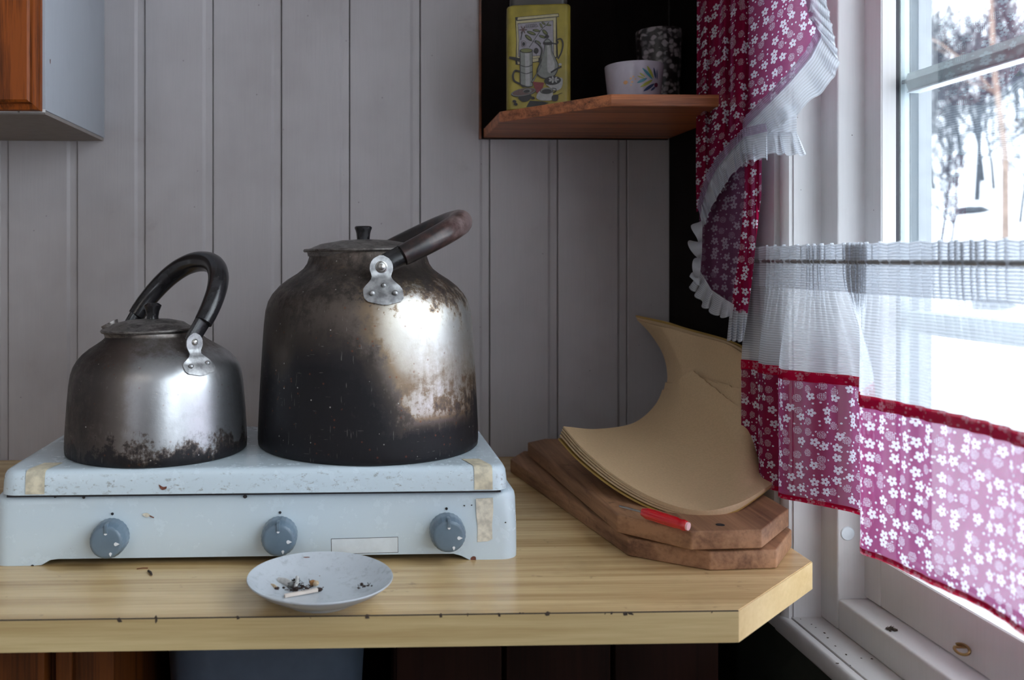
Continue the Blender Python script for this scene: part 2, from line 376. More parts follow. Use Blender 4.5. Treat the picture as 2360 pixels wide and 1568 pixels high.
def cloth(name, kind, trans=.25, transl=.5):
    t = T(name); tcol = None; uv = t.coord('UV'); sp = t.n('SeparateXYZ'); t.l(uv, sp.inputs[0]); U_, V_ = sp.outputs[0], sp.outputs[1]
    def wave(s, per): return t.math('ADD', t.math('MULTIPLY', t.math('SINE', t.math('MULTIPLY', s, 2 * pi / per)), .5), .5)
    if kind in ('sheer', 'lilac'):
        rib = wave(V_, .0026); c = (.66, .69, .74) if kind == 'sheer' else (.40, .31, .44); f = t.math('ADD', trans, t.math('MULTIPLY', t.math('SUBTRACT', rib, .5), .36))
        nz = t.noise(uv, 40, 3); f = t.math('ADD', f, t.math('MULTIPLY', t.math('SUBTRACT', nz, .5), .1), clamp=True); col = c; h = rib
    elif kind == 'band':
        fm = flowers(t, uv, 84); col = t.mix(t.math('MULTIPLY', fm, .45), (.42, .004, .035), (.6, .35, .42)); f = trans; h = wave(V_, .0012)
    else:
        fm = flowers(t, uv); wv = t.math('MULTIPLY', wave(U_, .0011), wave(V_, .0011))
        red = (.30, .007, .045) if kind == 'floral' else (.20, .07, .14)
        wh = (.70, .67, .76) if kind == 'floral' else (.45, .36, .47)
        col = t.mix(fm, red, wh); tcol = t.mix(fm, (.27, .07, .18) if kind == 'floral' else (.24, .12, .22), wh); f = t.math('MULTIPLY', t.math('ADD', t.math('MULTIPLY', wv, 1.4), .45), t.math('SUBTRACT', trans, t.math('MULTIPLY', fm, trans * .5)), clamp=True); h = wv
    nr = t.bump(h, .25, .0004)
    d = t.n('BsdfDiffuse'); t.l(col, d.inputs[0]); t.l(nr, d.inputs['Normal'])
    tl = t.n('BsdfTranslucent'); t.l(tcol or col, tl.inputs[0]); t.l(nr, tl.inputs['Normal'])
    a = t.n('MixShader'); a.inputs[0].default_value = transl; t.l(d.outputs[0], a.inputs[1]); t.l(tl.outputs[0], a.inputs[2])
    tr = t.n('BsdfTransparent'); m = t.n('MixShader'); t.l(f, m.inputs[0]); t.l(a.outputs[0], m.inputs[1]); t.l(tr.outputs[0], m.inputs[2])
    return t.end(m.outputs[0])
M['sheer'] = cloth('white_ribbed_sheer', 'sheer', .33, .36)
M['sheer_dense'] = cloth('white_gathered_sheer', 'sheer', .20, .32)
M['floral'] = cloth('crimson_floral_cotton', 'floral', .10, .42)
M['floral_back'] = cloth('faded_reverse_floral', 'reverse', .10, .35)
M['floral_shaded'] = cloth('crimson_floral_shaded', 'floral', .0, .2)  # shaded copy of the floral cloth: transmission cut so the strip looks dark
M['band'] = cloth('crimson_seam_band', 'band', .02, .25)
def glass():
    t = T('window_glass'); fr = t.n('Fresnel'); fr.inputs[0].default_value = 1.45
    tr = t.n('BsdfTransparent'); tr.inputs[0].default_value = (.96, .985, .98, 1)
    gl = t.n('BsdfGlossy'); gl.inputs['Roughness'].default_value = .0
    m = t.n('MixShader'); t.l(t.math('MULTIPLY', fr.outputs[0], .45), m.inputs[0]); t.l(tr.outputs[0], m.inputs[1]); t.l(gl.outputs[0], m.inputs[2])
    return t.end(m.outputs[0])
M['glass'] = glass()

# ================================================================= ROOM
XW = .466            # face of the right wall
YJ = -.3735          # far jamb of the window recess
YN = -2.55           # near jamb
ZS = .81; ZT = 2.16
XL, YB, ZC = -2.3, -3.6, 2.4
def slab(name, a, b, m): bm = B(); box(bm, a, b); return tag(obj(name, bm, m, flat=True), kind='structure')
slab('floor', (XL - .1, YB - .1, -.1), (XW + .2, .1, 0), M['floorw'])
slab('ceiling', (XL - .1, YB - .1, ZC), (XW + .2, .1, ZC + .1), M['ceiling'])
slab('wall_left', (XL - .1, YB, 0), (XL, 0, ZC), M['white'])
bm = B()
for a, b in (((XL, YB - .1, 0), (-1.65, YB, ZC)), ((-1.3, YB - .1, 0), (XW + .1, YB, ZC)), ((-1.65, YB - .1, 0), (-1.3, YB, .85)), ((-1.65, YB - .1, 2.15), (-1.3, YB, ZC))): box(bm, a, b)
tag(obj('wall_front', bm, M['white'], flat=True), kind='structure')
w2 = empty('fill_window', (-1.48, YB, .85), None, None); w2['kind'] = 'structure'  # unseen window added behind the camera to fill the room with light
for a, b in (((-1.65, YB - .07, .85), (-1.6, YB - .02, 2.15)), ((-1.35, YB - .07, .85), (-1.3, YB - .02, 2.15)), ((-1.6, YB - .07, .85), (-1.35, YB - .02, .9)), ((-1.6, YB - .07, 2.1), (-1.35, YB - .02, 2.15))):
    bm = B(); box(bm, a, b, .003); obj('frame_bar', bm, M['white'], w2)
wb = slab('wall_back', (XL, .0125, 0), (XW + .02, .1, ZC), M['groove'])
bm = B()
for a, b in (((XW, YJ, 0), (.583, .1, ZC)), ((XW, YB, 0), (.583, YN, ZC)),
             ((XW, YN, 0), (.583, YJ, ZS - .02)), ((XW, YN, ZT), (.583, YJ, ZC))): box(bm, a, b)
wr = tag(obj('wall_right', bm, M['white'], flat=True), kind='structure')
# tongue-and-groove boards, each with a low bright strip along its left edge
prof = [(-.0, .0125), (0.0, .003), (.0016, .0028), (.0100, .0028), (.0142, .0), (.0990, 0), (.0997, .0010), (.0999, .0125)]
gx = [-.511 - .1005 * k for k in range(17, 0, -1)] + [-.511, -.4112, -.3134, -.2145, -.1144, -.0145, .0897, .1926, .294, .3979]
for i, x0 in enumerate(gx):
    x1 = gx[i + 1] if i + 1 < len(gx) else XW + .018; s = (x1 - x0) / .1012
    bm = B(); jit = R.uniform(-.0006, .0006)
    # the lipped edge sits left of the dark joint
    pr = [(x0 + (1 - .1012 / .1012) + p[0] * 1 if p[0] < .05 else x1 - (.1012 - p[0]), p[1] + jit) for p in prof]
    # mirror so the dark joint falls right of the strip
    pr = [(x0 + x1 - q[0] - .0005, q[1]) for q in pr]
    a = [bm.verts.new((q[0], min(q[1], .0126), 0)) for q in pr]; b = [bm.verts.new((q[0], min(q[1], .0126), ZC)) for q in pr]
    for k in range(len(pr) - 1): bm.faces.new((a[k], a[k + 1], b[k + 1], b[k]))
    obj('plank', bm, M['wall'], wb, sharp=25)
# baseboard
slab('baseboard_back', (XL, -.012, 0), (XW, 0, .08), M['white'])

# ---------------------------------------------------------------- window
win = empty('window_1', (XW, YJ, ZS), None, None); win['kind'] = 'structure'
def wpart(name, mat, boxes, bev=.0015, parent=win, seg=2):
    bm = B()
    for a, b in boxes: box(bm, a, b, bev, seg)
    return obj(name, bm, mat, parent)
wpart('shade_panel', M['wall_shade'], [((XW - .003, YN, .1), (XW + .001, -.012, ZS - .024))], 0)  # near-black sheet on the white wall, standing in for shade under the sill
# architrave on the wall, with a rounded bead on its inner edge
wpart('architrave', M['white'], [((.453, -.3525, ZS - .02), (XW + .001, -.300, ZT + .05))], .001)
bm = B(); n = 10; pr = [(XW, -.3725)] + [(.4632 - .0045 * sin(pi * k / n) - .0035, -.3725 + .019 * k / n) for k in range(n + 1)] + [(XW, -.3535)]
prism(bm, [(p[0], p[1]) for p in pr], ZS - .015, ZT + .05); obj('bead', bm, M['white'], win)
# jamb lining (faces the camera)
wpart('jamb_lining', M['white'], [((XW - .002, YJ - .0008, ZS), (.578, YJ + .01, ZT))], 0)
wpart('jamb_lining', M['white'], [((XW - .004, YN, ZS), (.600, YN + .01, ZT)), ((XW - .004, YN, ZT - .012), (.6, YJ, ZT))], 0)
# sill ledge with nose and groove
wpart('sill', M['white'], [((.4625, YN - .05, ZS - .022), (.58, YJ + .004, ZS))], .001)
bm = B(); c = [(.4620, ZS - .022)] + [(.4545 - .0045 * sin(pi * k / 10) + .002, ZS - .0125 - .0105 * cos(pi * k / 10) * 1) for k in range(11)] + [(.4620, ZS - .002)]
a = [bm.verts.new((p[0], YJ + .02, p[1])) for p in c]; b = [bm.verts.new((p[0], YN - .05, p[1])) for p in c]
for k in range(len(c) - 1): bm.faces.new((a[k], a[k + 1], b[k + 1], b[k]))
bm.faces.new(a); bm.faces.new(b[::-1]); obj('sill_nose', bm, M['white'], win)
# fixed frame
XF0, XF1, XF2 = .4935, .5200, .579
YF = P(1930, 1376, x=XF0).y; YS = P(1988, 1372, x=.522).y
wpart('frame_side', M['white'], [((XF0, YF, ZS), (XF2, YJ + .002, ZT - .01))], .0022, seg=3)
wpart('frame_side', M['white'], [((XF0, YN, ZS), (XF2, YN + .05, ZT - .01))], .0022)
wpart('frame_bottom', M['white'], [((XF0, YN + .05, ZS), (XF2, YF - .0005, .8425))], .003, seg=3)
wpart('frame_top', M['white'], [((XF0, YN + .05, ZT - .05), (XF2, YF, ZT - .01))], .002)
sc_cap = B(); mt = Matrix.Rotation(radians(90), 4, 'X')
pc = P(1953, 1230, y=YF)
lathe(sc_cap, [(.0072, 0), (.0072, .0006), (.0066, .0013), (0, .0016)], pc, 24, mt); obj('screw_cap', sc_cap, M['plate_label'], win)
# two casement sashes
def sash(y0, y1, hook):
    """y0 far, y1 near"""
    sa = empty('sash', (0, 0, 0), None, None); sa.parent = win; sa.matrix_basis = Matrix.Identity(4)
    return sa
ZB0, ZB1 = .8442, .8914; XS0, XG, XS1 = .522, .540, .560
def sash_parts(y0, y1, first):
    st = .0318
    zt0, zt1 = ZT - .10, ZT - .052
    for ya, yb in ((y0, y0 - st), (y1 + .035, y1)):
        wpart('sash_stile', M['white'], [((XS0, yb, ZB0), (XS1 - .005, ya, zt1))], .0012)
    wpart('sash_rail', M['white'], [((XS0 + .0003, y1 + .035, ZB0), (XS1 - .005, y0 - st + .0005, ZB1))], .0012)
    wpart('sash_rail', M['white'], [((XS0 + .0003, y1 + .035, zt0), (XS1 - .005, y0 - st + .0005, zt1))], .0012)
    ya, yb = y0 - st, y1 + .035
    # glazing bead (splayed), gasket, spacer, outer lip : rings around the opening
    def ring(name, mat, xa, xb, ina, inb):
        bm = B()
        def loop(x, i): return [(x, ya - i, ZB1 + i), (x, yb + i, ZB1 + i), (x, yb + i, zt0 - i), (x, ya - i, zt0 - i)]
        rows = [loop(xa, -.004), loop(xa, ina), loop(xb, inb), loop(xb, -.004)]
        grid(bm, [[Vector(p) for p in r] for r in rows + [rows[0]]], True)
        obj(name, bm, mat, win, sharp=20)
    ring('glazing_bead', M['white'], XS0 + .0016, XG - .0036, .0005, .0022)
    ring('gasket', M['black'], XG - .0036, XG - .0002, .0018, .0022)
    ring('spacer_bar', M['spacer'], XG + .0012, XG + .0105, .0022, .0022)
    ring('outer_gasket', M['teal'], XG + .0106, XG + .0142, .003, .003)
    ring('outer_lip', M['teal'], XG + .0143, XG + .020, .0015, .0015)
    bm = B(); box(bm, (XG, yb - .002, ZB1 - .002), (XG + .001, ya + .002, zt0 + .002)); obj('glass_pane', bm, M['glass'], win, flat=True)
    for zc in (1.1323, 1.3693, 1.606, 1.843):
        bm = B(); h = .0095; pr = [(.555, zc - h), (.546, zc - h - .001), (.5445, zc - h + .002), (.5432, zc - .003), (.5415, zc), (.5432, zc + .003), (.5445, zc + h - .0015), (.555, zc + h)]
        a = [bm.verts.new((p[0], ya - .008, p[1])) for p in pr]; b = [bm.verts.new((p[0], yb, p[1])) for p in pr]
        for k in range(len(pr)): bm.faces.new((a[k], a[(k + 1) % len(pr)], b[(k + 1) % len(pr)], b[k]))
        bm.faces.new(a[::-1]); bm.faces.new(b)
        g = obj('glazing_bar', bm, M['muntin'], win)
        bm = B(); box(bm, (.5425, ya - .010, zc - h - .0022), (.556, yb, zc - h - .0006), .0003); obj('bar_edge', bm, M['plate_label'], g)
        bm = B(); box(bm, (.5410, ya - .0105, zc - .0022), (.5445, ya - .0035, zc + .0022), .001); obj('bar_clip', bm, M['spacer'], g)
sash_parts(YS, -1.19, True)
wpart('mullion', M['white'], [((XF0, -1.25, .8425), (XF2, -1.192, ZT - .05))], .002)
sash_parts(-1.252, YN + .052, False)
wpart('outer_casing', M['ext_white'], [((XF2 + .005, P(2147, 500, x=.603).y, ZS - .05), (.603, YJ + .08, ZT + .05)), ((XF2 + .005, YN - .08, ZS - .05), (.603, YN + .02, ZT + .05)), ((XF2 + .005, YN, ZS - .05), (.62, YJ + .03, ZS + .012)), ((XF2 + .005, YN, ZT - .01), (.603, YJ, ZT + .05))], 0)
# brass hook eye on the sash rail
hc = P(2222, 1497, x=XS0 - .004)
bm = B(); pts = []
for k in range(26):
    a = 2 * pi * k / 26 * .93 + .2
    pts.append(hc + Vector((-.002 + .0035 * sin(a), .0085 * cos(a), .0028 * sin(a))))
pts.append(hc + Vector((.006, .004, 0)))
tube(bm, pts, .0013, 8); obj('hook_eye', bm, M['brass'], win)
# dirt on ledges
def debris(name, label, pts, mat, z, seedb=0, group=None, size=(.0008, .0025)):
    bm = B(); q = random.Random(seedb); c = P(*pts[0], z=z)
    for i, (u, v) in enumerate(pts):
        p = P(u, v, z=z); s = q.uniform(*size)
        blob(bm, (p.x, p.y, z + s * .3), s, (q.uniform(.7, 1.6), q.uniform(.7, 1.6), .45), seedb + i, 1, .35)
    o = obj(name, bm, mat, flat=True); tag(o, label, 'debris', group, 'stuff'); own_origin(o, (c.x, c.y, z)); return o
M['dirt'] = plain('dry_dirt', (.05, .035, .025), .9)
debris('dirt_crumbs', 'scattered dark crumbs and grit on the white window sill ledge', [(1870, 1440), (1908, 1471), (1880, 1447), (1925, 1490), (1950, 1510), (1985, 1518), (2010, 1520), (1845, 1428), (1960, 1535), (1900, 1460), (1930, 1530)], M['dirt'], ZS, 3, size=(.0005, .0013))
bm = B()
pb = P(2053, 1452, z=.8425)
for i in range(9):
    blob(bm, pb + Vector((R.uniform(-.004, .004), R.uniform(-.005, .005), .0012)), R.uniform(.0008, .0024), (1, 1.3, .7), i, 1, .4)
for i in range(6):
    a = R.uniform(0, 6.28); tube(bm, [pb + Vector((0, 0, .001)), pb + Vector((cos(a) * .003, sin(a) * .003, .003)), pb + Vector((cos(a) * .0055, sin(a) * .0055, .0004))], .0002, 4)
o = obj('dead_insect', bm, M['dirt'], flat=True); tag(o, 'small dead brown insect lying on the white window frame ledge', 'insect'); own_origin(o, pb)

# ================================================================= WORKTOP
A = Vector((.316, -.5785)); Bc = Vector((.4383, -.4627)); XR = .4383
ZK = .9; TH = .0265
top = [(-1.1, -.5785), (A.x, A.y), (Bc.x, Bc.y), (XR, .0), (-1.1, .0)]
wt = empty('worktop', (0, -.3, ZK - TH), 'pale pine-patterned worktop with a cut-off corner beside the window', 'worktop')
bm = B(); prism(bm, [(-1.1, A.y + .0008), (A.x - .0003, A.y + .0008), (Bc.x - .0008, Bc.y + .0003), (XR - .0006, 0), (-1.1, 0)], ZK - TH + .001, ZK); obj('board', bm, M['laminate'], wt, flat=True)
bm = B(); prism(bm, [(-1.1, A.y - .0002), (A.x, A.y - .0002), (A.x - .0005, A.y + .0008), (-1.1, A.y + .0008)], ZK - TH, ZK - .0007); obj('edge_band', bm, M['laminate_edge'], wt, flat=True)
bm = B(); prism(bm, [(A.x + .0001, A.y - .0002), (Bc.x + .0002, Bc.y), (Bc.x - .0008, Bc.y + .0004), (A.x - .0004, A.y + .0009)], ZK - TH, ZK - .0005); e2 = obj('edge_band', bm, M['laminate_edge2'], wt, flat=True); e2['label'] = 'paler edge band on the cut corner'
bm = B(); prism(bm, [(XR - .0007, Bc.y), (XR + .0002, Bc.y), (XR + .0002, 0), (XR - .0007, 0)], ZK - TH, ZK - .0005); obj('edge_band', bm, M['laminate_edge2'], wt, flat=True)
# dark seam and chips along the front edge
bm = B(); box(bm, (-1.1, A.y - .0001, ZK - .0008), (A.x, A.y + .0009, ZK + .0001))
for u in (717, 845, 886, 968, 1016, 1078, 1090, 1104, 1117, 1150, 1198, 1206, 1262, 1310, 1331, 1395, 1410, 1423, 1430, 1440, 1452, 1487, 1543, 1629, 1641, 1655, 548, 360, 275, 135, 66):
    p = P(u, 1418, y=A.y); s = R.choice((.0007, .0010, .0014, .0022))
    blob(bm, (p.x, A.y + .0002, ZK - .0006 - s * .3), s, (R.uniform(.7, 1.7), .35, R.uniform(.8, 1.5)), u, 1, .4)
o = obj('chipped_seam', bm, M['dirt'], wt, flat=True); o['kind'] = 'stuff'
# loose slivers on the worktop
def sliver(pa, pb_, w, mat, label, name='wood_sliver', z=ZK):
    bm = B(); a = P(*pa, z=z); b = P(*pb_, z=z); a.z = b.z = z + w; tube(bm, [a, a.lerp(b, .5) + Vector((.0005, .0006, .0003)), b], w, 6)
    o = obj(name, bm, mat); tag(o, label, 'debris'); own_origin(o, ((a + b) / 2)); o.location.z = z; o.data.transform(Matrix.Translation((0, 0, (a.z + b.z) / 2 - z))); return o
sliver((315, 1313), (341, 1311), .0005, M['edgew'], 'thin orange-brown sliver on the worktop below the left stove knob')
sliver((342, 1319), (349, 1328), .0011, M['dirt'], 'short dark crumb on the worktop in front of the stove')

# ---------------------------------------------------------------- under the worktop
bc = empty('base_cabinet', (-.7, -.3, 0), 'dark orange pine base cabinet under the left end of the worktop', 'cabinet')
xr = P(262, 1540, y=-.50).x
bm = B(); box(bm, (-1.1, -.50, .05), (xr, -.05, ZK - TH - .001), .001); obj('body', bm, M['drawerw'], bc)
x0 = P(105, 1540, y=-.52).x
bm = B(); box(bm, (-.95, -.522, .10), (x0, -.5005, ZK - TH - .006), .003); obj('door', bm, M['drawerw'], bc)
x1 = P(160, 1540, y=-.52).x
bm = B(); box(bm, (x0 + .006, -.513, .06), (x1, -.5005, ZK - TH - .002), .002); obj('post', bm, M['drawerw'], bc)
xa, xb_ = P(160, 1505, y=-.53).x, P(578, 1505, y=-.53).x
bm = B(); prism(bm, [(xa, -.535), (xb_, -.535), (xb_ + .035, -.46), (xa, -.46)], ZK - TH - .0085, ZK - TH - .0012); o = obj('support_batten', bm, M['edgew'], flat=True); tag(o, 'thin red-brown wooden batten fixed under the worktop', 'board'); own_origin(o, (xa, -.5, ZK - TH - .0085))
# grey-blue plastic tub under the worktop
M['tub'] = plain('grey_blue_plastic', (.075, .10, .14), .5)
ptl = P(318, 1568, y=-.42); ptr = P(842, 1568, y=-.42)
tx0, tx1 = ptl.x, ptr.x
tb = empty('plastic_tub', ((tx0 + tx1) / 2, -.30, .30), 'grey-blue plastic tub standing upright beneath the worktop', 'tub')
def rrect(x0, x1, y0, y1, r, n=6):
    out = []
    for cx, cy, a0 in ((x1 - r, y0 + r, -pi / 2), (x1 - r, y1 - r, 0), (x0 + r, y1 - r, pi / 2), (x0 + r, y0 + r, pi)):
        for k in range(n + 1):
            a = a0 + pi / 2 * k / n; out.append((cx + r * cos(a), cy + r * sin(a)))
    return out
bm = B(); rows = []
for z, g_, r in ((.30, -.03, .03), (.80, 0, .05), (.858, .0, .05), (.862, .006, .05), (.866, .006, .05), (.866, -.004, .045), (.80, -.004, .045), (.31, -.034, .03)):
    rows.append([Vector((p[0], p[1], z)) for p in rrect(tx0 - g_ + .02, tx1 + g_, -.42 - g_, -.12 + g_, r)])
V = grid(bm, rows, True); bm.faces.new(V[0][::-1]); bm.faces.new(V[-1]); obj('shell', bm, M['tub'], tb)
bm = B(); box(bm, (tx0 + .03, -.46, 0), (tx1 + .02, -.08, .299), .002); o = obj('low_stool', bm, M['brownw']); tag(o, 'plain brown box stand under the grey-blue tub', 'stand'); own_origin(o, (tx0, -.3, 0))
# brown panelling behind
pan = empty('low_panelling', (.1, -.045, 0), 'dark brown vertical panelling on the wall below the worktop', 'panelling')
x = xr + .01
while x < XR:
    bm = B(); w = .062; box(bm, (x, -.05, .0), (min(x + w, XR + .02), -.012, ZK - TH - .002), .002); obj('panel_board', bm, M['brownw'], pan); x += w + .002
# dark cupboard under right part of the counter
uc = empty('dark_cupboard', (.22, -.25, 0), 'very dark brown low cupboard in the shade under the worktop', 'cupboard')
bm = B(); box(bm, (tx1 + .03, -.38, .02), (XR - .06, -.06, ZK - TH - .0015), .002); obj('body', bm, M['brownw'], uc)
for k in range(3):
    w_ = (XR - .06 - tx1 - .03) / 3; a = tx1 + .03 + w_ * k
    bm = B(); box(bm, (a + .002, -.392, .05), (a + w_ - .002, -.3805, ZK - TH - .01), .003); obj('door', bm, M['brownw'], uc)

# ================================================================= UPPER CABINET
cb = empty('wall_cabinet', (-.55, -.12, 1.365), 'white-sided wall cabinet with an orange pine door, at upper left', 'cabinet')
cx = -.3708
bm = B(); box(bm, (-1.0, -.2447, 1.369), (cx, -.001, 2.1), .0008); obj('body', bm, M['cabinet_side'], cb)
bm = B(); box(bm, (-1.0, -.243, 1.3645), (cx - .0012, -.002, 1.3688)); obj('bottom_panel', bm, M['underside'], cb, flat=True)
dx1 = P(98, 100, y=-.246).x; dx0 = dx1 - .42
bm = B(); zb = P(50, 257, y=-.246).z
rows = []
for y, i in ((-.2465, 0), (-.2540, 0), (-.2560, .0010), (-.2580, .0070), (-.2655, .0078), (-.2675, .0105), (-.2685, .0140), (-.2640, .0200)):
    rows.append([Vector(p) for p in ((dx0 + i, y, zb + i), (dx1 - i, y, zb + i), (dx1 - i, y, 2.08 - i), (dx0 + i, y, 2.08 - i))])
rows = rows[:6]
V = grid(bm, rows, True); bm.faces.new(V[0][::-1]); bm.faces.new(V[-1]); obj('door', bm, M['doorw'], cb, sharp=20)
bm = B(); box(bm, (cx - .03, -.2455, 1.3665), (cx - .0005, -.244, 1.3700)); box(bm, (-1.0, -.2455, 1.3665), (cx - .033, -.244, 1.3700)); obj('edge_strip', bm, M['white'], cb, flat=True)
bm = B(); p = P(116, 142, x=cx + .0003); blob(bm, p, .0012, (.15, 1, 3), 3, 1, .3); obj('paint_chip', bm, M['rust'], cb, flat=True)

# ================================================================= CORNER SHELF
sh = empty('corner_shelf', (.32, -.1, 1.371), 'dark-backed corner shelf with a glossy orange pine ledge beside the window curtain', 'shelf')
ZU = 1.371; ZH = 1.3848
so = [(.1834, -.0), (.1829, -.156), (.2930, -.2845), (XW - .008, -.2845), (XW - .008, -.0)]
bm = B(); prism(bm, so, ZU, ZH, .0006, 1); obj('ledge', bm, M['shelfw'], sh)
bm = B(); box(bm, (.1795, -.006, ZU - .0015), (XW - .008, -.0005, 2.05)); obj('back_board', bm, M['darkw'], sh, flat=True)
bm = B(); box(bm, (.1765, -.0085, ZU - .002), (.1795, -.0002, 2.05), .0005); obj('edge_strip', bm, M['edgew'], sh)
bm = B(); box(bm, (XW - .0078, -.300, .86), (XW - .0005, -.0085, 2.05)); obj('side_board', bm, M['darkw'], sh, flat=True)
# scrolled board in the corner below the ledge
bm = B(); pts = []
for u, v in ((1557, 322), (1553, 345), (1548, 380), (1547, 430), (1547, 480), (1550, 510), (1557, 528), (1562.5, 545), (1561, 565), (1553, 600), (1549, 640), (1547, 700), (1547, 760), (1547, 900)):
    p = P(u, v, y=-.008); pts.append((p.x - .0005, p.z))
pts += [(XW - .001, pts[-1][1]), (XW - .001, ZU - .002)]
prism(bm, pts, -.008, -.0005, axis='y'); obj('scrolled_board', bm, M['darkw'], sh, flat=True)
bm = B(); box(bm, (.1834, -.28, 1.74), (XW - .008, -.007, 1.7538), .0006); obj('ledge', bm, M['shelfw'], sh)

# ---------------------------------------------------------------- tin
M['tin'] = plain('mustard_tin', (.24, .185, .025), .45, 0, .2, sc=35)
M['tin_lid'] = plain('dark_tin_lid', (.04, .035, .03), .4)
tl = P(1168, 200, y=-.172); tr_ = P(1316, 200, y=-.186)
rot = -radians(9); tw = (tr_ - tl).length; tdp = .055
tn = empty('tea_tin', (tl.x, tl.y, ZH), 'yellow storage tin printed with coffee pots, standing on the corner shelf', 'tin', rz=rot)
tz = 1.5195 - ZH
bm = B(); rows = []
for z, i in ((0, .001), (.001, 0), (tz - .003, 0), (tz - .001, .0012), (tz, .003)):
    rows.append([Vector((p[0], p[1], z)) for p in rrect(i, tw - i, i, tdp - i, .008)])
V = grid(bm, rows, True); bm.faces.new(V[0][::-1]); bm.faces.new(V[-1]); obj('body', bm, M['tin'], tn, local=True)
bm = B(); rows = []
for z, i in ((tz + .0002, .004), (tz + .010, .004), (tz + .012, .006)): rows.append([Vector((p[0], p[1], z)) for p in rrect(i, tw - i, i, tdp - i, .008)])
V = grid(bm, rows, True); bm.faces.new(V[0][::-1]); bm.faces.new(V[-1]); obj('lid', bm, M['tin_lid'], tn, local=True)
tnm = Vector((sin(rot) * 1, -cos(rot), 0)); tnm = Matrix.Rotation(rot, 3, 'Z') @ Vector((0, -1, 0))
lay = [0]
def art(pts, mat, smooth=0):
    """closed outline in the zoomed crop's pixels -> thin printed patch on the tin's face"""
    lay[0] += 1; off = tnm * (.00012 + .00002 * lay[0]); q = [(1150 + a / 6.033, b / 6.031) for a, b in pts]
    vs_ = [PP(u, v, tn.location + off, tnm) for u, v in q]
    bm = B(); bm.faces.new([bm.verts.new(p) for p in vs_]); bmesh.ops.triangulate(bm, faces=bm.faces)
    return obj('printed_shape', bm, mat, tn, flat=True, recalc=False)
def cr(pts, n=6, closed=True):
    out = []; m = len(pts); g = lambda i: Vector((*pts[i % m], 0))
    for i in range(m):
        a, b, c, d = g(i - 1), g(i), g(i + 1), g(i + 2)
        for k in range(n):
            f = k / n; r = .5 * ((2 * b) + (c - a) * f + (2 * a - 5 * b + 4 * c - d) * f * f + (3 * b - a - 3 * c + d) * f ** 3); out.append((r.x, r.y))
    return out
def stroke(pts, w, mat):
    s = spline([(a, b, 0) for a, b in pts], max(2, len(pts) * 4)); L_, R2 = [], []
    for i, p in enumerate(s):
        t_ = (s[min(i + 1, len(s) - 1)] - s[max(i - 1, 0)]).normalized(); n_ = Vector((-t_.y, t_.x, 0)); ww = w if not callable(w) else w(i / (len(s) - 1))
        L_.append(((p + n_ * ww / 2).x, (p + n_ * ww / 2).y)); R2.append(((p - n_ * ww / 2).x, (p - n_ * ww / 2).y))
    lay[0] += 1; off = tnm * (.00012 + .00002 * lay[0]); bm = B()
    f = lambda q: PP(1150 + q[0] / 6.033, q[1] / 6.031, tn.location + off, tnm)
    grid(bm, [[f(a), f(b)] for a, b in zip(L_, R2)]); return obj('printed_line', bm, mat, tn, flat=True, recalc=False)
def ell(cx, cy, rx, ry, rot=0, n=20):
    return [(cx + rx * cos(2 * pi * k / n) * cos(rot) - ry * sin(2 * pi * k / n) * sin(rot), cy + rx * cos(2 * pi * k / n) * sin(rot) + ry * sin(2 * pi * k / n) * cos(rot)) for k in range(n)]
i_ = lambda n, c: plain('print_' + n, tuple(x * .5 for x in c), .45, 0, .1, sc=250)
ink, paper, cream, leafc, leaf2, redc, silver, silver2, bronze = i_('ink', (.03, .025, .025)), i_('paper', (.42, .38, .42)), i_('cream', (.62, .53, .30)), i_('dark_leaf', (.06, .065, .03)), i_('olive', (.22, .22, .07)), i_('crimson', (.26, .03, .035)), i_('pewter', (.27, .27, .24)), i_('pale_pewter', (.50, .48, .46)), i_('bronze', (.15, .08, .07))
art([(225, 240), (800, 195), (800, 770), (820, 800), (230, 900), (240, 560)], ink)
art([(237, 250), (790, 205), (790, 765), (800, 790), (245, 885), (252, 560)], cream)
art([(258, 325), (755, 283), (765, 770), (262, 790), (275, 560)], ink)
art([(264, 332), (750, 290), (757, 765), (268, 785), (281, 560)], paper)
art([(225, 240), (830, 185), (835, 235), (245, 295)], ink); art([(262, 243), (822, 193), (826, 225), (258, 278)], cream)
art([(225, 850), (560, 800), (560, 860), (250, 905)], ink); art([(255, 850), (550, 808), (550, 850), (262, 893)], cream)
stroke([(420, 660), (480, 570), (540, 480), (600, 400), (660, 345)], 9, ink)
for cx_, cy_, rx, ry, a in ((620, 325, 32, 16, .6), (585, 355, 38, 16, 1.1), (690, 350, 40, 12, .05), (680, 325, 26, 8, -.9), (520, 425, 55, 20, .15), (640, 450, 52, 26, .8), (450, 460, 68, 24, .35), (600, 510, 50, 20, .35), (410, 525, 62, 26, .7), (540, 590, 50, 22, .5)):
    art(ell(cx_, cy_, rx, ry, a), leafc); art(ell(cx_, cy_ - 2, rx * .7, ry * .5, a), leaf2)
for k in range(6):
    a = k * pi / 3; art(ell(335 + 30 * cos(a), 415 + 30 * sin(a), 30, 9, a, 10), bronze)
stroke([(325, 440), (312, 500), (302, 555)], 12, ink)
art(ell(343, 610, 36, 46), bronze); art(ell(343, 610, 30, 40), paper); art(ell(343, 612, 22, 28), ink); art(ell(518, 705, 34, 40), ink); stroke([(518, 740), (520, 770)], 5, ink)
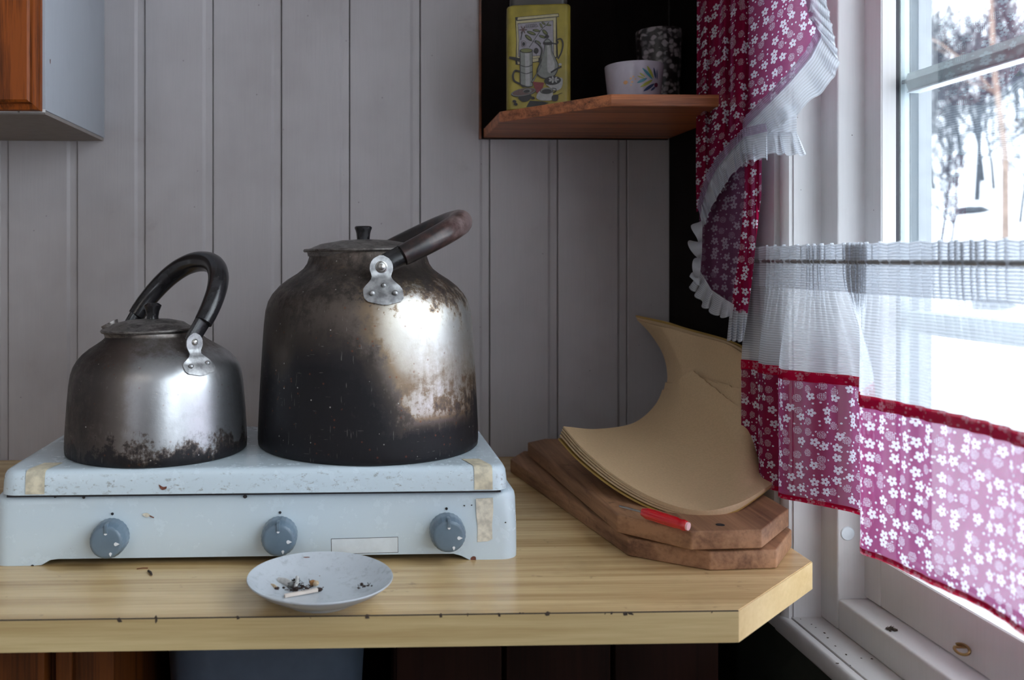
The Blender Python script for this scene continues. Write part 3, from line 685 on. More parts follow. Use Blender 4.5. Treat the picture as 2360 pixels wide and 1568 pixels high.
# tall coffee pot
art(cr([(640, 620), (730, 620), (745, 720), (800, 830), (830, 920), (790, 1040), (700, 1095), (600, 1090), (530, 1040), (528, 960), (575, 850), (625, 740)]), ink)
art(cr([(645, 628), (722, 628), (738, 725), (790, 835), (818, 920), (780, 1030), (700, 1080), (605, 1075), (545, 1030), (542, 965), (590, 850), (636, 740)]), silver)
art(cr([(668, 640), (705, 640), (722, 740), (765, 850), (775, 940), (730, 1010), (680, 1000), (670, 900), (672, 740)]), silver2)
stroke([(500, 570), (560, 620), (600, 690), (580, 790), (555, 870)], 26, ink); stroke([(515, 580), (575, 630), (608, 700), (592, 790)], 10, silver)
art(cr([(610, 600), (650, 545), (690, 540), (740, 590), (735, 620), (640, 625)]), ink); art(cr([(635, 585), (660, 552), (690, 552), (712, 580)]), silver); art(ell(668, 508, 28, 26), ink)
stroke([(735, 600), (800, 610), (820, 585), (800, 560), (860, 540), (890, 610), (870, 720), (820, 820)], 20, ink)
stroke([(720, 1010), (800, 960), (870, 925)], 24, ink); art(ell(850, 895, 22, 18), silver2)
# stove-top coffee maker
art([(288, 700), (468, 690), (470, 1200), (420, 1215), (330, 1212), (290, 1180)], ink); art([(296, 715), (460, 715), (462, 1195), (400, 1205), (305, 1170)], silver)
art([(360, 740), (425, 738), (430, 1190), (370, 1195)], silver2); art(ell(379, 705, 90, 34), ink); art(ell(379, 703, 78, 26), leaf2)
stroke([(288, 905), (380, 930), (470, 900)], 10, ink); stroke([(290, 1000), (380, 1025), (470, 995)], 10, ink)
stroke([(140, 800), (200, 812), (290, 835)], lambda s: 34 + 14 * s, ink)
stroke([(290, 995), (225, 985), (195, 1050), (215, 1125), (300, 1170)], 26, ink); stroke([(455, 1150), (520, 1040), (590, 905)], lambda s: 30 - 22 * s, ink); stroke([(462, 1140), (520, 1045), (585, 912)], lambda s: 16 - 13 * s, silver)
art([(470, 1135), (630, 1150), (600, 1240), (545, 1310), (510, 1270)], redc)
art(ell(342, 1285, 178, 58, -.17), ink); art(ell(342, 1280, 170, 50, -.17), silver); art(ell(342, 1278, 160, 44, -.17), bronze); art(cr([(270, 1350), (440, 1320), (440, 1370), (390, 1410), (320, 1410)]), ink)
art(ell(395, 1265, 60, 30, -.1), silver); art(ell(385, 1270, 45, 22, -.1), ink)
art(cr([(640, 1120), (860, 1080), (885, 1150), (860, 1230), (780, 1260), (690, 1200)]), silver2); art(ell(745, 1120, 118, 62, -.08), ink)
for k in range(7):
    a = k * 2 * pi / 7; art(ell(760 + 48 * cos(a), 1108 + 24 * sin(a), 26, 13, a, 10), silver2)
stroke([(650, 1180), (760, 1190), (860, 1150)], 12, silver2)
art(cr([(575, 1260), (740, 1240), (750, 1300), (730, 1390), (640, 1400), (560, 1390), (520, 1350)]), silver2); art(ell(662, 1262, 92, 46, -.06), ink); art(ell(662, 1256, 84, 40, -.06), silver); art(ell(662, 1268, 68, 30, -.06), ink)
stroke([(740, 1225), (790, 1235), (785, 1275), (745, 1285)], 12, ink); art(cr([(740, 1330), (820, 1320), (810, 1400), (740, 1400)]), ink); stroke([(770, 1340), (830, 1310), (880, 1292)], 8, ink)
for q in ((215, 1410), (232, 1448), (470, 1362)): art(ell(*q, 28, 20, .2), ink)
art([(400, 1450), (430, 1400), (600, 1410), (700, 1430), (600, 1470), (380, 1490)], ink)
def text3(body, size, at, nrm_rot, mat, parent, tilt=0):
    cu = bpy.data.curves.new('txt', 'FONT'); cu.body = body; cu.size = size; cu.extrude = .00003; cu.align_x = 'CENTER'
    o = bpy.data.objects.new('txt', cu); COL.objects.link(o); dg = bpy.context.evaluated_depsgraph_get(); me = bpy.data.meshes.new_from_object(o.evaluated_get(dg))
    bpy.data.objects.remove(o); bm = B(); bm.from_mesh(me); bm.transform(Matrix.Translation(at) @ nrm_rot); return obj('lettering', bm, mat, parent, flat=True, recalc=False)
mr = Matrix.Rotation(rot, 4, 'Z') @ Matrix.Rotation(pi / 2, 4, 'X') @ Matrix.Rotation(radians(3.5), 4, 'Z') @ Matrix.Diagonal((1.25, 1, 1, 1))
for s_, (a, b) in (('COFFEA', (450, 356)), ('ARABICA', (460, 383))):
    text3(s_, .0032, PP(1150 + a / 6.033, b / 6.031, tn.location + tnm * .0034, tnm), mr, ink, tn)

# ---------------------------------------------------------------- bowl and mottled cup
M['bowl'] = plain('glazed_white_bowl', (.46, .42, .48), .25, 0, .05)
bp = P(1461, 217, z=ZH); bz = -.175; bpx = P(1461, 217, y=bz).x; br = (P(1526.5, 150, y=bz) - P(1395.5, 150, y=bz)).length / 2
bw = empty('small_bowl', (bpx, bz, ZH), 'small white bowl painted with a blue and green leaf spray, on the corner shelf', 'bowl')
zt = P(1461, 153, y=bz).z - ZH
bprof = [(.0, .002), (br * .74, .0), (br * .78, .001), (br * .80, .004), (br * .88, .014), (br * .96, zt * .72), (br * 1.0, zt - .001), (br * .99, zt), (br * .97, zt - .001), (br * .92, zt * .7), (br * .84, .016), (br * .6, .007), (0, .006)]
bm = B(); lathe(bm, bprof, (0, 0, 0), 56, cap=False); obj('body', bm, M['bowl'], bw, local=True)
def bsurf(u, v, lift=.0004):
    """wrap onto the bowl's outer wall"""
    p = P(u, v, y=bz - br * .8) - bw.location; r_ = br * (.80 + .2 * min(1, max(0, p.z / zt)) ** .55) + lift
    x_ = max(-r_ * .985, min(r_ * .985, p.x)); return Vector((x_, -sqrt(r_ * r_ - x_ * x_), p.z))
def petal(u0, v0, u1, v1, w, mat):
    bm = B(); rows = []; d = Vector((u1 - u0, v1 - v0)); nrm_ = Vector((-d.y, d.x)).normalized()
    for k in range(9):
        s = k / 8; h = w * sin(pi * min(s * 1.0, 1)) ** .7 if 0 < s < 1 else .05; c = Vector((u0, v0)) + d * s
        rows.append([bsurf(*(c + nrm_ * h * q)) for q in (-1, 0, 1)])
    grid(bm, rows); obj('painted_petal', bm, mat, bw, local=True, recalc=False)
blu, grn, nav, org, mar = plain('paint_teal', (.05, .22, .28), .3), plain('paint_olive', (.34, .34, .06), .3), plain('paint_navy', (.03, .05, .12), .3), plain('paint_apricot', (.62, .33, .14), .3), plain('paint_maroon', (.10, .01, .03), .3)
for a in ((1502, 184, 1476, 159, 3.2, blu), (1505, 182, 1487, 154, 3.6, grn), (1511, 182, 1504, 157, 2.6, nav), (1515, 184, 1513, 160, 1.6, nav), (1484, 180, 1470, 170, 2.2, grn), (1482, 183, 1465, 177, 1.6, grn),
          (1489, 182, 1465, 193, 3.4, blu), (1503, 185, 1472, 203, 3.4, grn), (1508, 193, 1480, 212, 3.6, nav), (1511, 200, 1498, 210, 2.4, nav), (1517, 192, 1508, 200, 5, mar)): petal(*a)
for u, v, w in ((1442, 190, 4.5), (1452, 182, 2.5), (1457, 178, 2), (1455, 190, 2.5), (1462, 184, 1.8), (1453, 197, 1.6)): petal(u - w, v, u + w, v, w, org)
def mottled():
    t = T('mottled_ceramic'); o = t.coord('Object'); o2 = t.n('VectorMath', operation='ADD'); nz = t.n('TexNoise'); t.l(o, nz.inputs['Vector']); nz.inputs['Scale'].default_value = 60
    t.l(o, o2.inputs[0]); sc_ = t.n('VectorMath', operation='SCALE'); t.l(nz.outputs['Color'], sc_.inputs[0]); sc_.inputs['Scale'].default_value = .012; t.l(sc_.outputs[0], o2.inputs[1])
    v = t.vor(t.sc(o2.outputs[0], (1, 1, 1.3)), 125, rnd=.85, out=None); s = t.n('SeparateColor'); t.l(v.outputs['Color'], s.inputs[0])
    d = t.map(v.outputs['Distance'], .35, .75, 1, 0)
    f = t.math('MULTIPLY', d, t.map(s.outputs[0], .3, .55)); return t.end(t.pbr(t.mix(f, (.012, .008, .008), (.26, .22, .23)), .3))
M['mottled'] = mottled()
cy = -.095; cc = P(1519, 80, y=cy); crr = (P(1571, 80, y=cy) - P(1467, 80, y=cy)).length / 2
cu_ = empty('mottled_cup', (cc.x, cy, ZH), 'dark cup with pale mottled patches, standing behind the white bowl', 'cup')
cz = P(1519, 73, y=cy).z - ZH
bm = B(); lathe(bm, [(0, .001), (crr * .72, 0), (crr * .8, .003), (crr * .9, cz * .45), (crr, cz * .99), (crr * .98, cz), (crr * .95, cz * .99), (crr * .85, cz * .45), (crr * .7, .006), (0, .005)], (0, 0, 0), 48, cap=False); obj('body', bm, M['mottled'], cu_, local=True)

# ================================================================= STOVE
sv = empty('camp_stove', (-.352, -.4505, ZK), 'white enamel tabletop gas stove with three grey knobs, lid closed', 'stove', rz=radians(.45))
SW, SD = .508, .255
def rr2(x0, x1, y0, y1, r, nx=60, n=7):
    out = []
    for cx, cy, a0 in ((x0 + r, y0 + r, pi), (x1 - r, y0 + r, -pi / 2), (x1 - r, y1 - r, 0), (x0 + r, y1 - r, pi / 2)):
        arc = [(cx + r * cos(a0 + pi / 2 * k / n), cy + r * sin(a0 + pi / 2 * k / n)) for k in range(n + 1)]
        if out and cx > x0 + 2 * r and cy < y0 + 2 * r:
            a = out[-1]; b = arc[0]; out += [(a[0] + (b[0] - a[0]) * k / nx, a[1]) for k in range(1, nx)]
        out += arc
    return out
bm = B(); rows = []
def skirt(x): return .0062 * sstep(.046, .060, x) * (1 - sstep(SW - .062, SW - .048, x))
for z, i in ((0, 0), (.006, -.0002), (.03, -.0), (.058, .001), (.0625, .0018), (.0655, .0042), (.0668, .008), (.0668, .012)):
    pts = rr2(i, SW - i, i, SD - i, .017); rows.append([Vector((p[0], p[1], z + (skirt(p[0]) if z == 0 and p[1] < .05 else 0) + (skirt(p[0]) * .3 if z == .006 and p[1] < .05 else 0))) for p in pts])
V = grid(bm, rows, True); bm.faces.new(V[-1]); 
inn = [[Vector((v.co.x + (.0015 if v.co.x < SW / 2 else -.0015), v.co.y + (.0015 if v.co.y < SD / 2 else -.0015), v.co.z)) for v in V[0]]]
inn.append([p + Vector((0, 0, .05)) for p in inn[0]]); grid(bm, [[v.co.copy() for v in V[0]]] + inn, True)
bmesh.ops.remove_doubles(bm, verts=bm.verts, dist=1e-6)
obj('body', bm, M['enamel'], sv, local=True, sharp=50)
bm = B(); rows = []; lx0, lx1, ly0, ly1 = .010, .4975, -.0065, .218
for z, i in ((.0695, .003), (.0685, .001), (.069, .0), (.080, .0006), (.0865, .0014), (.0898, .0030), (.0913, .0052), (.0919, .0085), (.092, .013)):
    rows.append([Vector((p[0], p[1], z)) for p in rr2(lx0 + i, lx1 - i, ly0 + i, ly1 - i, .016)])
V = grid(bm, rows, True); bm.faces.new(V[-1]); bm.faces.new(V[0][::-1]); obj('lid', bm, M['enamel'], sv, local=True, sharp=50)
bm = B(); box(bm, (.016, .0, .0655), (.49, .21, .0700)); obj('seal', bm, M['black'], sv, local=True, flat=True)
# knobs
mvY = Matrix.Rotation(radians(90), 4, 'X')   # lathe axis -> -y
def on_front(u, v, dy=0): return PP(u, v, sv.matrix_basis @ Vector((0, -.0 + dy, 0)), Matrix.Rotation(radians(.45), 3, 'Z') @ Vector((0, -1, 0)))
inv = sv.matrix_basis.inverted()
for ku, kv in ((243.5, 1252), (641, 1247), (1035, 1238)):
    c = inv @ on_front(ku, kv, -.021); rf = .0152
    bm = B(); n = 72
    rows = []
    for r, d in ((.0172, .0215), (.0172, .012), (.0168, .0065), (rf + .0004, .0042), (rf, .0015), (rf - .0012, .0003), (rf - .003, 0), (0.004, -.0002)):
        row = []
        for k in range(n):
            rr = r * (1 - (.022 if (k % 3 == 0 and .003 < d) else 0)); row.append(Vector((c.x + rr * cos(2 * pi * k / n), c.y + d, c.z + rr * sin(2 * pi * k / n))))
        rows.append(row)
    V = grid(bm, rows, True); bm.faces.new(V[-1]); bm.faces.new(V[0][::-1]); kb = obj('knob', bm, M['knob'], sv, local=True, sharp=40)
    bm = B(); box(bm, (c.x - .0016, c.y - .0009, c.z + .0085), (c.x + .0016, c.y + .010, c.z + .0168), .0005); obj('pointer', bm, M['knob'], kb, local=True)
    bm = B(); lathe(bm, [(.0014, 0), (.0014, .0004), (0, .0005)], (c.x, c.y - .0004, c.z + .0086), 16, mvY); obj('pointer_dot', bm, M['whitemark'], kb, local=True)
    for (fx, fz, fs, fr) in ((.0095, -.0012, 1.0, -pi / 2), (.0045, -.0103, .75, pi)):
        bm = B(); pts = []
        for k in range(20):
            a = 2 * pi * k / 20; rr = .0017 * fs; x_ = rr * sin(a) * (1 if cos(a) < 0 else (1 - cos(a)) ** .8 + .0); z_ = rr * (-cos(a) * 1 if cos(a) < 0 else -cos(a)) ; z_ = rr * cos(a) * (2.0 if cos(a) > 0 else 1)
            X_ = x_ * cos(fr) + z_ * -sin(fr); Z_ = x_ * sin(fr) * 1 + z_ * cos(fr); pts.append((c.x + fx + X_, c.z + fz + Z_))
        prism(bm, pts, c.y - .0007, c.y - .0001, axis='y'); obj('flame_mark', bm, M['whitemark'], kb, local=True, flat=True)
def sticker(name, uv_, mat, dy=-.0003, parent=sv, lab=None, thick=.0003):
    bm = B(); f = [inv @ on_front(u, v, dy) for u, v in uv_]; b = [p + Vector((0, thick, 0)) for p in f]
    F_ = [bm.verts.new(p) for p in f]; B_ = [bm.verts.new(p) for p in b]; bm.faces.new(F_); bm.faces.new(B_[::-1])
    for k in range(len(f)): bm.faces.new((F_[k], F_[(k + 1) % len(f)], B_[(k + 1) % len(f)], B_[k]))
    o = obj(name, bm, mat, parent, local=True, flat=True)
    if lab: o['label'] = lab
    return o
sticker('rating_sticker_edge', [(763, 1242.5), (917.5, 1238), (918, 1274), (763.5, 1278.5)], M['dot'], -.0004, thick=.0004)
sticker('rating_sticker', [(764, 1243.5), (916.6, 1239), (917, 1273), (764.5, 1277.5)], M['plate_label'], -.0006, lab='blank white rating sticker', thick=.0005)
sticker('tape_residue', [(1097, 1150), (1136, 1148), (1137, 1175), (1134, 1212), (1135, 1243), (1125, 1248), (1100, 1250), (1101, 1215), (1098, 1190)], M['tape_worn'], -.0006, lab='torn strip of yellowed tape', thick=.0005)
for u, v in ((259, 1185), (645.5, 1182), (1029, 1173)):
    c = inv @ on_front(u, v, -.0005); bm = B(); lathe(bm, [(.0013, 0), (.0013, .0006), (0, .0006)], c + Vector((0, .0004, 0)), 16, mvY); obj('indicator_hole', bm, M['dot'], sv, local=True)
def tape_over(pts_top, pts_bot, mat):
    """tape on the lid: a strip from the flat top over the rounded edge and down the front; given by x range"""
    pass
def lid_tape(ua, ub, ua2, ub2):
    pa = inv @ on_front(ua, 1110, -.006); pb2 = inv @ on_front(ub, 1110, -.006)
    xa_, xb2 = pa.x, pb2.x; skew = ua2
    path = [(.022, .0923)] if True else []
    prof2 = [(.026, .0924), (.010, .0924), (.002, .0923), (-.0016, .0916), (-.0040, .0901), (-.0055, .0868), (-.0062, .080), (-.0068, .0700)]
    bm = B(); rows = []; nrow = [(0, 1)] * len(prof2)
    for i, (y, z) in enumerate(prof2):
        s = max(0, (y + .002)) ; rows.append([Vector((xa_ + (xb2 - xa_) * k / 4 + s * skew, y - .0003, z + .0002)) for k in range(5)])
    rows2 = [[p + Vector((0, .0004, -.0003)) for p in r] for r in rows]
    grid(bm, rows); grid(bm, rows2); o = obj('tape_strip', bm, M['tape'], sv, local=True, sharp=60); o['label'] = 'yellowed tape folded over the lid edge'
lid_tape(59, 103, .25, 0); lid_tape(1093, 1135, -.3, 0)
def chip(name, pts, mat, dy): return sticker(name, pts, mat, dy, thick=.0003)
chip('paint_chip', cr([(366, 1118), (376, 1123), (384, 1122), (382, 1128), (372, 1129)], 4), M['rust'], -.0070)
chip('paint_chip', cr([(328, 1186), (338, 1183), (346, 1188), (338, 1193)], 4), M['tape_worn'], -.0006)
chip('paint_chip', [(345, 1188), (355, 1193), (354, 1195), (343, 1190)], M['rust'], -.0006)
for u, v, r in ((565, 1145, 5), (193, 1147, 4), (127, 1146, 3), (1087, 1165, 2), (1070, 1166, 2), (1165, 1205, 2), (1092, 1289, 7), (74, 1305, 4)):
    chip('paint_chip', cr([(u + r * cos(a) * R.uniform(.7, 1.2), v + r * .8 * sin(a) * R.uniform(.7, 1.2)) for a in [2 * pi * k / 7 for k in range(7)]], 2), M['blackchip'] if r != 7 else M['rust'], -.0007)

# ================================================================= KETTLES
ZL = ZK + .0922
def lug(parent, c, phi, path, widths, th, mat, rivets, bolt, rsc=1.0):
    """path: (b, radius, z) up the kettle; widths: half-width per step; wraps round the axis"""
    rows_o, rows_i = [], []; nn = 10
    for (b, r, z), (w, wr_) in zip(path, widths):
        ro, ri = [], []
        for k in range(nn + 1):
            a = -w + 2 * w * k / nn; ang = phi + a / r * wr_; flatx = a * (1 - wr_)
            d = Vector((sin(ang), -cos(ang), 0)); tg = Vector((cos(phi), sin(phi), 0))
            ro.append(Vector((0, 0, z)) + d * (r + th) + tg * flatx); ri.append(Vector((0, 0, z)) + d * r + tg * flatx)
        rows_o.append(ro); rows_i.append(ri)
    bm = B(); grid(bm, rows_o); grid(bm, rows_i)
    m = len(rows_o)
    edge = [rows_o[0][k] for k in range(nn + 1)] + [rows_o[i][nn] for i in range(1, m)] + [rows_o[-1][k] for k in range(nn - 1, -1, -1)] + [rows_o[i][0] for i in range(m - 2, 0, -1)]
    edgi = [rows_i[0][k] for k in range(nn + 1)] + [rows_i[i][nn] for i in range(1, m)] + [rows_i[-1][k] for k in range(nn - 1, -1, -1)] + [rows_i[i][0] for i in range(m - 2, 0, -1)]
    grid(bm, [edge, edgi], True); bmesh.ops.remove_doubles(bm, verts=bm.verts, dist=1e-6)
    lg = obj('handle_lug', bm, mat, parent, local=True, sharp=40)
    def at(bz_, a, lift):
        for i in range(len(path) - 1):
            if path[i][0] <= bz_ <= path[i + 1][0]:
                f = (bz_ - path[i][0]) / (path[i + 1][0] - path[i][0]); r = path[i][1] * (1 - f) + path[i + 1][1] * f; z = path[i][2] * (1 - f) + path[i + 1][2] * f
                dr, dz = path[i + 1][1] - path[i][1], path[i + 1][2] - path[i][2]; break
        wr_ = widths[i][1]; ang = phi + a / r * wr_; d = Vector((sin(ang), -cos(ang), 0)); l = sqrt(dr * dr + dz * dz); nrm_ = (d * (dz / l) + Vector((0, 0, -dr / l))).normalized()
        tg = Vector((cos(phi), sin(phi), 0)); return Vector((0, 0, z)) + d * r + tg * a * (1 - wr_) + nrm_ * (th + lift), nrm_
    for bz_, a, r in rivets:
        p, nn_ = at(bz_, a, .0001); q = nn_.to_track_quat('Z', 'Y').to_matrix().to_4x4(); bm = B()
        lathe(bm, [(r, 0), (r * .96, r * .3), (r * .75, r * .62), (r * .4, r * .8), (0, r * .86)], p, 20, q); obj('rivet', bm, mat, lg, local=True)
    p, nn_ = at(bolt[0], 0, -.0002); q = nn_.to_track_quat('Z', 'Y').to_matrix().to_4x4(); r = bolt[1]; bm = B()
    lathe(bm, [(r * 1.8, 0), (r * 1.8, r * .25), (r * 1.45, r * .45), (r * 1.25, r * .3), (r, r * .35), (r * .95, r * .9), (r * .5, r * 1.15), (0, r * 1.2)] if bolt[2] else [(r, 0), (r * .95, r * .4), (r * .6, r * .75), (0, r * .85)], p, 24, q)
    obj('pivot_bolt', bm, M['steel'], lg, local=True)
def bail(parent, cz, Re, phi, th, H, rad, mat, flat, Rf=None):
    """arch hinged on the two lugs, leaning by th from the vertical"""
    a = Vector((sin(phi), -cos(phi), 0)); p = Vector((cos(phi), sin(phi), 0)); up = Vector((0, 0, 1)) * cos(th) + p * sin(th)
    pts = []; n = 44
    for k in range(n + 1):
        t = -pi / 2 + pi * k / n; x_ = Re * (abs(sin(t)) ** .9) * (1 if sin(t) > 0 else -1); y_ = H * (abs(cos(t)) ** .78)
        pts.append(Vector((0, 0, cz)) + a * x_ + up * y_)
    pts = pts[2:-2]
    bm = B(); tube(bm, pts, lambda s: rad * (.84 + .2 * sin(pi * min(max(s, 0), 1)) ** .6), 16, flat, up=a.cross(up)); h = obj('bail_handle', bm, mat, parent, local=True)
    for e, q in ((pts[0], pts[1]), (pts[-1], pts[-2])):
        s = -a if e is pts[0] else a; hinge = Vector((0, 0, cz)) + s * Re; bm = B()
        tube(bm, [hinge - up * .003 - s * .0026, hinge + up * .008 - s * .0024, e - s * .001 + (q - e) * .8], lambda t_: .0078 * (rad / .0100) * (.95 + .15 * t_), 12, .42, up=a.cross(up)); obj('handle_clasp', bm, M['bakelite'], h, local=True)

# large kettle
kb = empty('large_kettle', (.0100, -.3290, ZL), 'large soot-blackened aluminium kettle with a brown worn handle tipped right', 'kettle')
s1 = .981 / 2050
pf = [(251, 1023), (252, 1012), (251.5, 985), (249.5, 940), (247, 890), (244, 840), (241, 790), (238.5, 755), (235, 725), (229, 703), (219, 686), (203, 668), (184, 653), (163, 640), (149, 629), (140.5, 617), (136, 603), (134, 590)]
zb_ = 1023
prf = [(r * s1, (zb_ - v) * s1) for r, v in pf]
rim = prf[-1][1]
bm = B(); lathe(bm, [(0, .0015), (prf[0][0] * .93, .0008), (prf[0][0] * .985, 0)] + [(a, b + .0015) for a, b in prf] + [(prf[-1][0] - .0015, rim + .0015)] + [(prf[-1][0] - .002, rim - .02)], (0, 0, 0), 96, cap=False); obj('body', bm, M['kettle_big'], kb, local=True, sharp=60)
tlt = Matrix.Rotation(radians(-.6), 4, 'Y')
lr = 134 * s1
bm = B(); lathe(bm, [(lr - .002, rim - .003), (lr - .001, rim + .0018), (lr + .0022, rim + .0016), (lr + .0032, rim + .003), (lr + .0022, rim + .0048), (lr - .004, rim + .0055), (lr * .75, rim + .0105), (lr * .4, rim + .0142), (.008, rim + .0152), (0, rim + .0152)], (-.002, 0, 0), 80, tlt, cap=False)
ld = obj('lid', bm, M['lid'], kb, local=True)
kz = rim + .0148; bm = B(); lathe(bm, [(.0070, 0), (.0071, .0015), (.0077, .007), (.0087, .0105), (.0094, .0118), (.0096, .0136), (.0084, .0148), (0, .0152)], (-.0055, -.003, kz), 32, cap=False); obj('knob', bm, M['bakelite'], ld, local=True)
phi = radians(8)
def surf(z):
    for (r0, z0), (r1, z1) in zip(prf, prf[1:]):
        if z0 <= z <= z1: return r0 + (r1 - r0) * (z - z0) / (z1 - z0)
    return prf[-1][0]
zc_ = lambda v, Z=.885: 1.194 + (595 - v) * Z / 2050 - ZL
zlow, zear, ztop = .1560, .1955, .2045
pth = []; wid = []
for k in range(17):
    f = k / 16; z = zlow + (ztop - zlow) * f
    rs = surf(z) + .0006 if z < .171 else None
    r2 = surf(.171) + .0006; re_ = .0865
    r = rs if rs else r2 + (re_ - r2) * sstep(.171, .185, z)
    pth.append((f, r, z))
    if f < .14: w = .0198 * sqrt(max(0.02, 1 - (1 - f / .14) ** 2))*.97 + .0003
    elif f < .30: w = .0198
    elif f < .56: w = .0198 + (.0098 - .0198) * sstep(.28, .56, f)
    elif f < .72: w = .0098 + (.0118 - .0098) * sstep(.56, .72, f)
    else: w = .0118 * sqrt(max(.03, 1 - ((f - .74) / .262) ** 2)) if f > .74 else .0118
    wid.append((w, 1.0 if f < .35 else 1 - .8 * sstep(.35, .6, f)))
lug(kb, None, phi, pth, wid, .0022, M['lug'], [(.2, -.0115, .0030), (.2, .0115, .0030), (.37, .001, .0025)], (.76, .0034, True))
lug(kb, None, phi + pi, pth, wid, .0022, M['lug'], [(.2, -.0115, .0030), (.2, .0115, .0030)], (.76, .0034, True))
bail(kb, .1935, .0855, phi, radians(64), .112, .0128, M['worn_grip'], 1.0)
# short spout on the far left
bm = B(); sx = Vector((-cos(phi), -sin(phi) * -1, 0)); tube(bm, [Vector((-.02, .10, .10)), Vector((-.03, .125, .13)), Vector((-.04, .140, .165))], lambda s: .020 - .008 * s, 20); obj('spout', bm, M['kettle_big'], kb, local=True)

# small kettle
ks = empty('small_kettle', (-.2138, -.3580, ZL), 'small dented silver kettle with a black upright handle, beside the large kettle', 'kettle')
s2 = .952 / 2050; cxo = 0
pf = [(201, 1034), (202, 1022), (201.5, 1000), (199.5, 965), (196.5, 925), (193, 885), (189.5, 862), (184, 846), (175.5, 832), (163, 819), (147, 807), (130, 797), (116, 788), (106, 779), (102, 776), (101, 769)]
prf = [(r * s2, (1034 - v) * s2) for r, v in pf]; rim = prf[-1][1]
bm = B(); lathe(bm, [(0, .0015), (prf[0][0] * .93, .0008), (prf[0][0] * .985, 0)] + [(a, b + .0012) for a, b in prf] + [(prf[-1][0] - .0015, rim + .0012), (prf[-1][0] - .002, rim - .02)], (0, 0, 0), 96, cap=False)
for v in bm.verts: v.co.x -= .0035 * sstep(.09, .125, v.co.z)
obj('body', bm, M['kettle_small'], ks, local=True, sharp=60)
lr = 101 * s2; lx = -.0065
bm = B(); lathe(bm, [(lr - .002, rim - .003), (lr - .0005, rim + .0008), (lr + .0016, rim + .0012), (lr + .0028, rim + .0028), (lr + .0018, rim + .0045), (lr - .004, rim + .0055), (lr * .78, rim + .0100), (lr * .5, rim + .0130), (.006, rim + .0142), (0, rim + .0142)], (lx, 0, 0), 80, Matrix.Rotation(radians(-1.2), 4, 'Y'), cap=False)
ld = obj('lid', bm, M['lid'], ks, local=True)
# fluted crown knob
bm = B(); rows = []
for r, z in ((.0064, 0), (.0062, .003), (.0070, .0085), (.0088, .0135), (.0091, .0148)):
    rows.append([Vector((lx + .001 + r * (1 + .06 * cos(5 * (2 * pi * k / 40)) * (z / .0148)) * cos(2 * pi * k / 40), r * sin(2 * pi * k / 40), rim + .0138 + z)) for k in range(40)])
rows.append([Vector((lx + .001 + .006 * cos(2 * pi * k / 40), .006 * sin(2 * pi * k / 40), rim + .0138 + .0172)) for k in range(40)])
V = grid(bm, rows, True); bm.faces.new(V[-1]); bm.faces.new(V[0][::-1]); obj('knob', bm, M['bakelite'], ld, local=True)
phs = radians(42)
def surf(z):
    for (r0, z0), (r1, z1) in zip(prf, prf[1:]):
        if z0 <= z <= z1: return r0 + (r1 - r0) * (z - z0) / (z1 - z0)
    return prf[-1][0]
zlow, ztop = .0855, .1265; pth = []; wid = []
for k in range(17):
    f = k / 16; z = zlow + (ztop - zlow) * f
    r2 = surf(.098) + .0005; r = surf(z) + .0005 if z < .098 else r2 + (.0715 - r2) * sstep(.098, .110, z)
    pth.append((f, r, z))
    if f < .14: w = .0172 * sqrt(max(.02, 1 - (1 - f / .14) ** 2)) * .97 + .0003
    elif f < .26: w = .0172
    elif f < .52: w = .0172 + (.0064 - .0172) * sstep(.24, .52, f)
    elif f < .70: w = .0064 + (.0092 - .0064) * sstep(.52, .70, f)
    else: w = .0092 * sqrt(max(.03, 1 - ((f - .76) / .242) ** 2)) if f > .76 else .0092
    wid.append((w, 1.0 if f < .3 else 1 - .8 * sstep(.3, .5, f)))
lug(ks, None, phs, pth, wid, .0018, M['lug'], [(.2, -.0098, .0025), (.24, .0098, .0025)], (.78, .0034, False))
lug(ks, None, phs + pi, pth, wid, .0018, M['lug'], [(.2, -.0098, .0025), (.24, .0098, .0025)], (.78, .0034, False))
bail(ks, .1195, .0705, phs, radians(35), .096, .0112, M['bakelite'], .95)
bm = B(); rows = []
for k in range(9):
    s = k / 8; c = Vector((-.040, .012, .098)).lerp(Vector((-.0565, .020, .1315)), s); r = .016 - .0085 * s + (.002 if k == 8 else 0)
    rows.append([c + Vector((r * cos(2 * pi * q / 24) * .9, r * sin(2 * pi * q / 24), r * .45 * cos(2 * pi * q / 24))) for q in range(24)])
grid(bm, rows, True); obj('spout', bm, M['lid'], ks, local=True)

# ================================================================= SAUCER
sp_ = empty('saucer', (-.0335, -.5430, ZK), 'grey-white saucer used as an ashtray at the front of the worktop', 'saucer')
sr = .0625
bm = B(); lathe(bm, [(0, .0028), (.026, .0028), (.0278, .0), (.0300, .0), (.0312, .0030), (.042, .0065), (.055, .0135), (.0618, .0190), (.0628, .0200), (.0624, .0208), (.0605, .0200), (.052, .0135), (.042, .0088), (.030, .0062), (0, .0055)], (0, 0, 0), 72, cap=False); obj('dish', bm, M['porcelain'], sp_, local=True, sharp=80)
bm = B(); p = P(707, 1285, z=ZK + .0200); blob(bm, p, .0016, (1.8, .8, .15), 5, 1, .3); obj('brown_glaze_chip', bm, M['rust'], sp_, flat=True)
ZD = ZK + .0068
def pz(u, v, h=0): return P(u, v, z=ZD + h)
bm = B(); a = pz(656, 1374, .0012); b = pz(732, 1360, .0016)
d = (b - a).normalized(); s_ = d.cross(Vector((0, 0, 1)))
def stick(bm, a, b, w):
    d = (b - a).normalized(); s_ = d.cross(Vector((0, 0, 1))).normalized() * w; u_ = Vector((0, 0, w))
    grid(bm, [[q + s_ - u_, q + s_ + u_, q - s_ + u_, q - s_ - u_] for q in (a, b)], True)
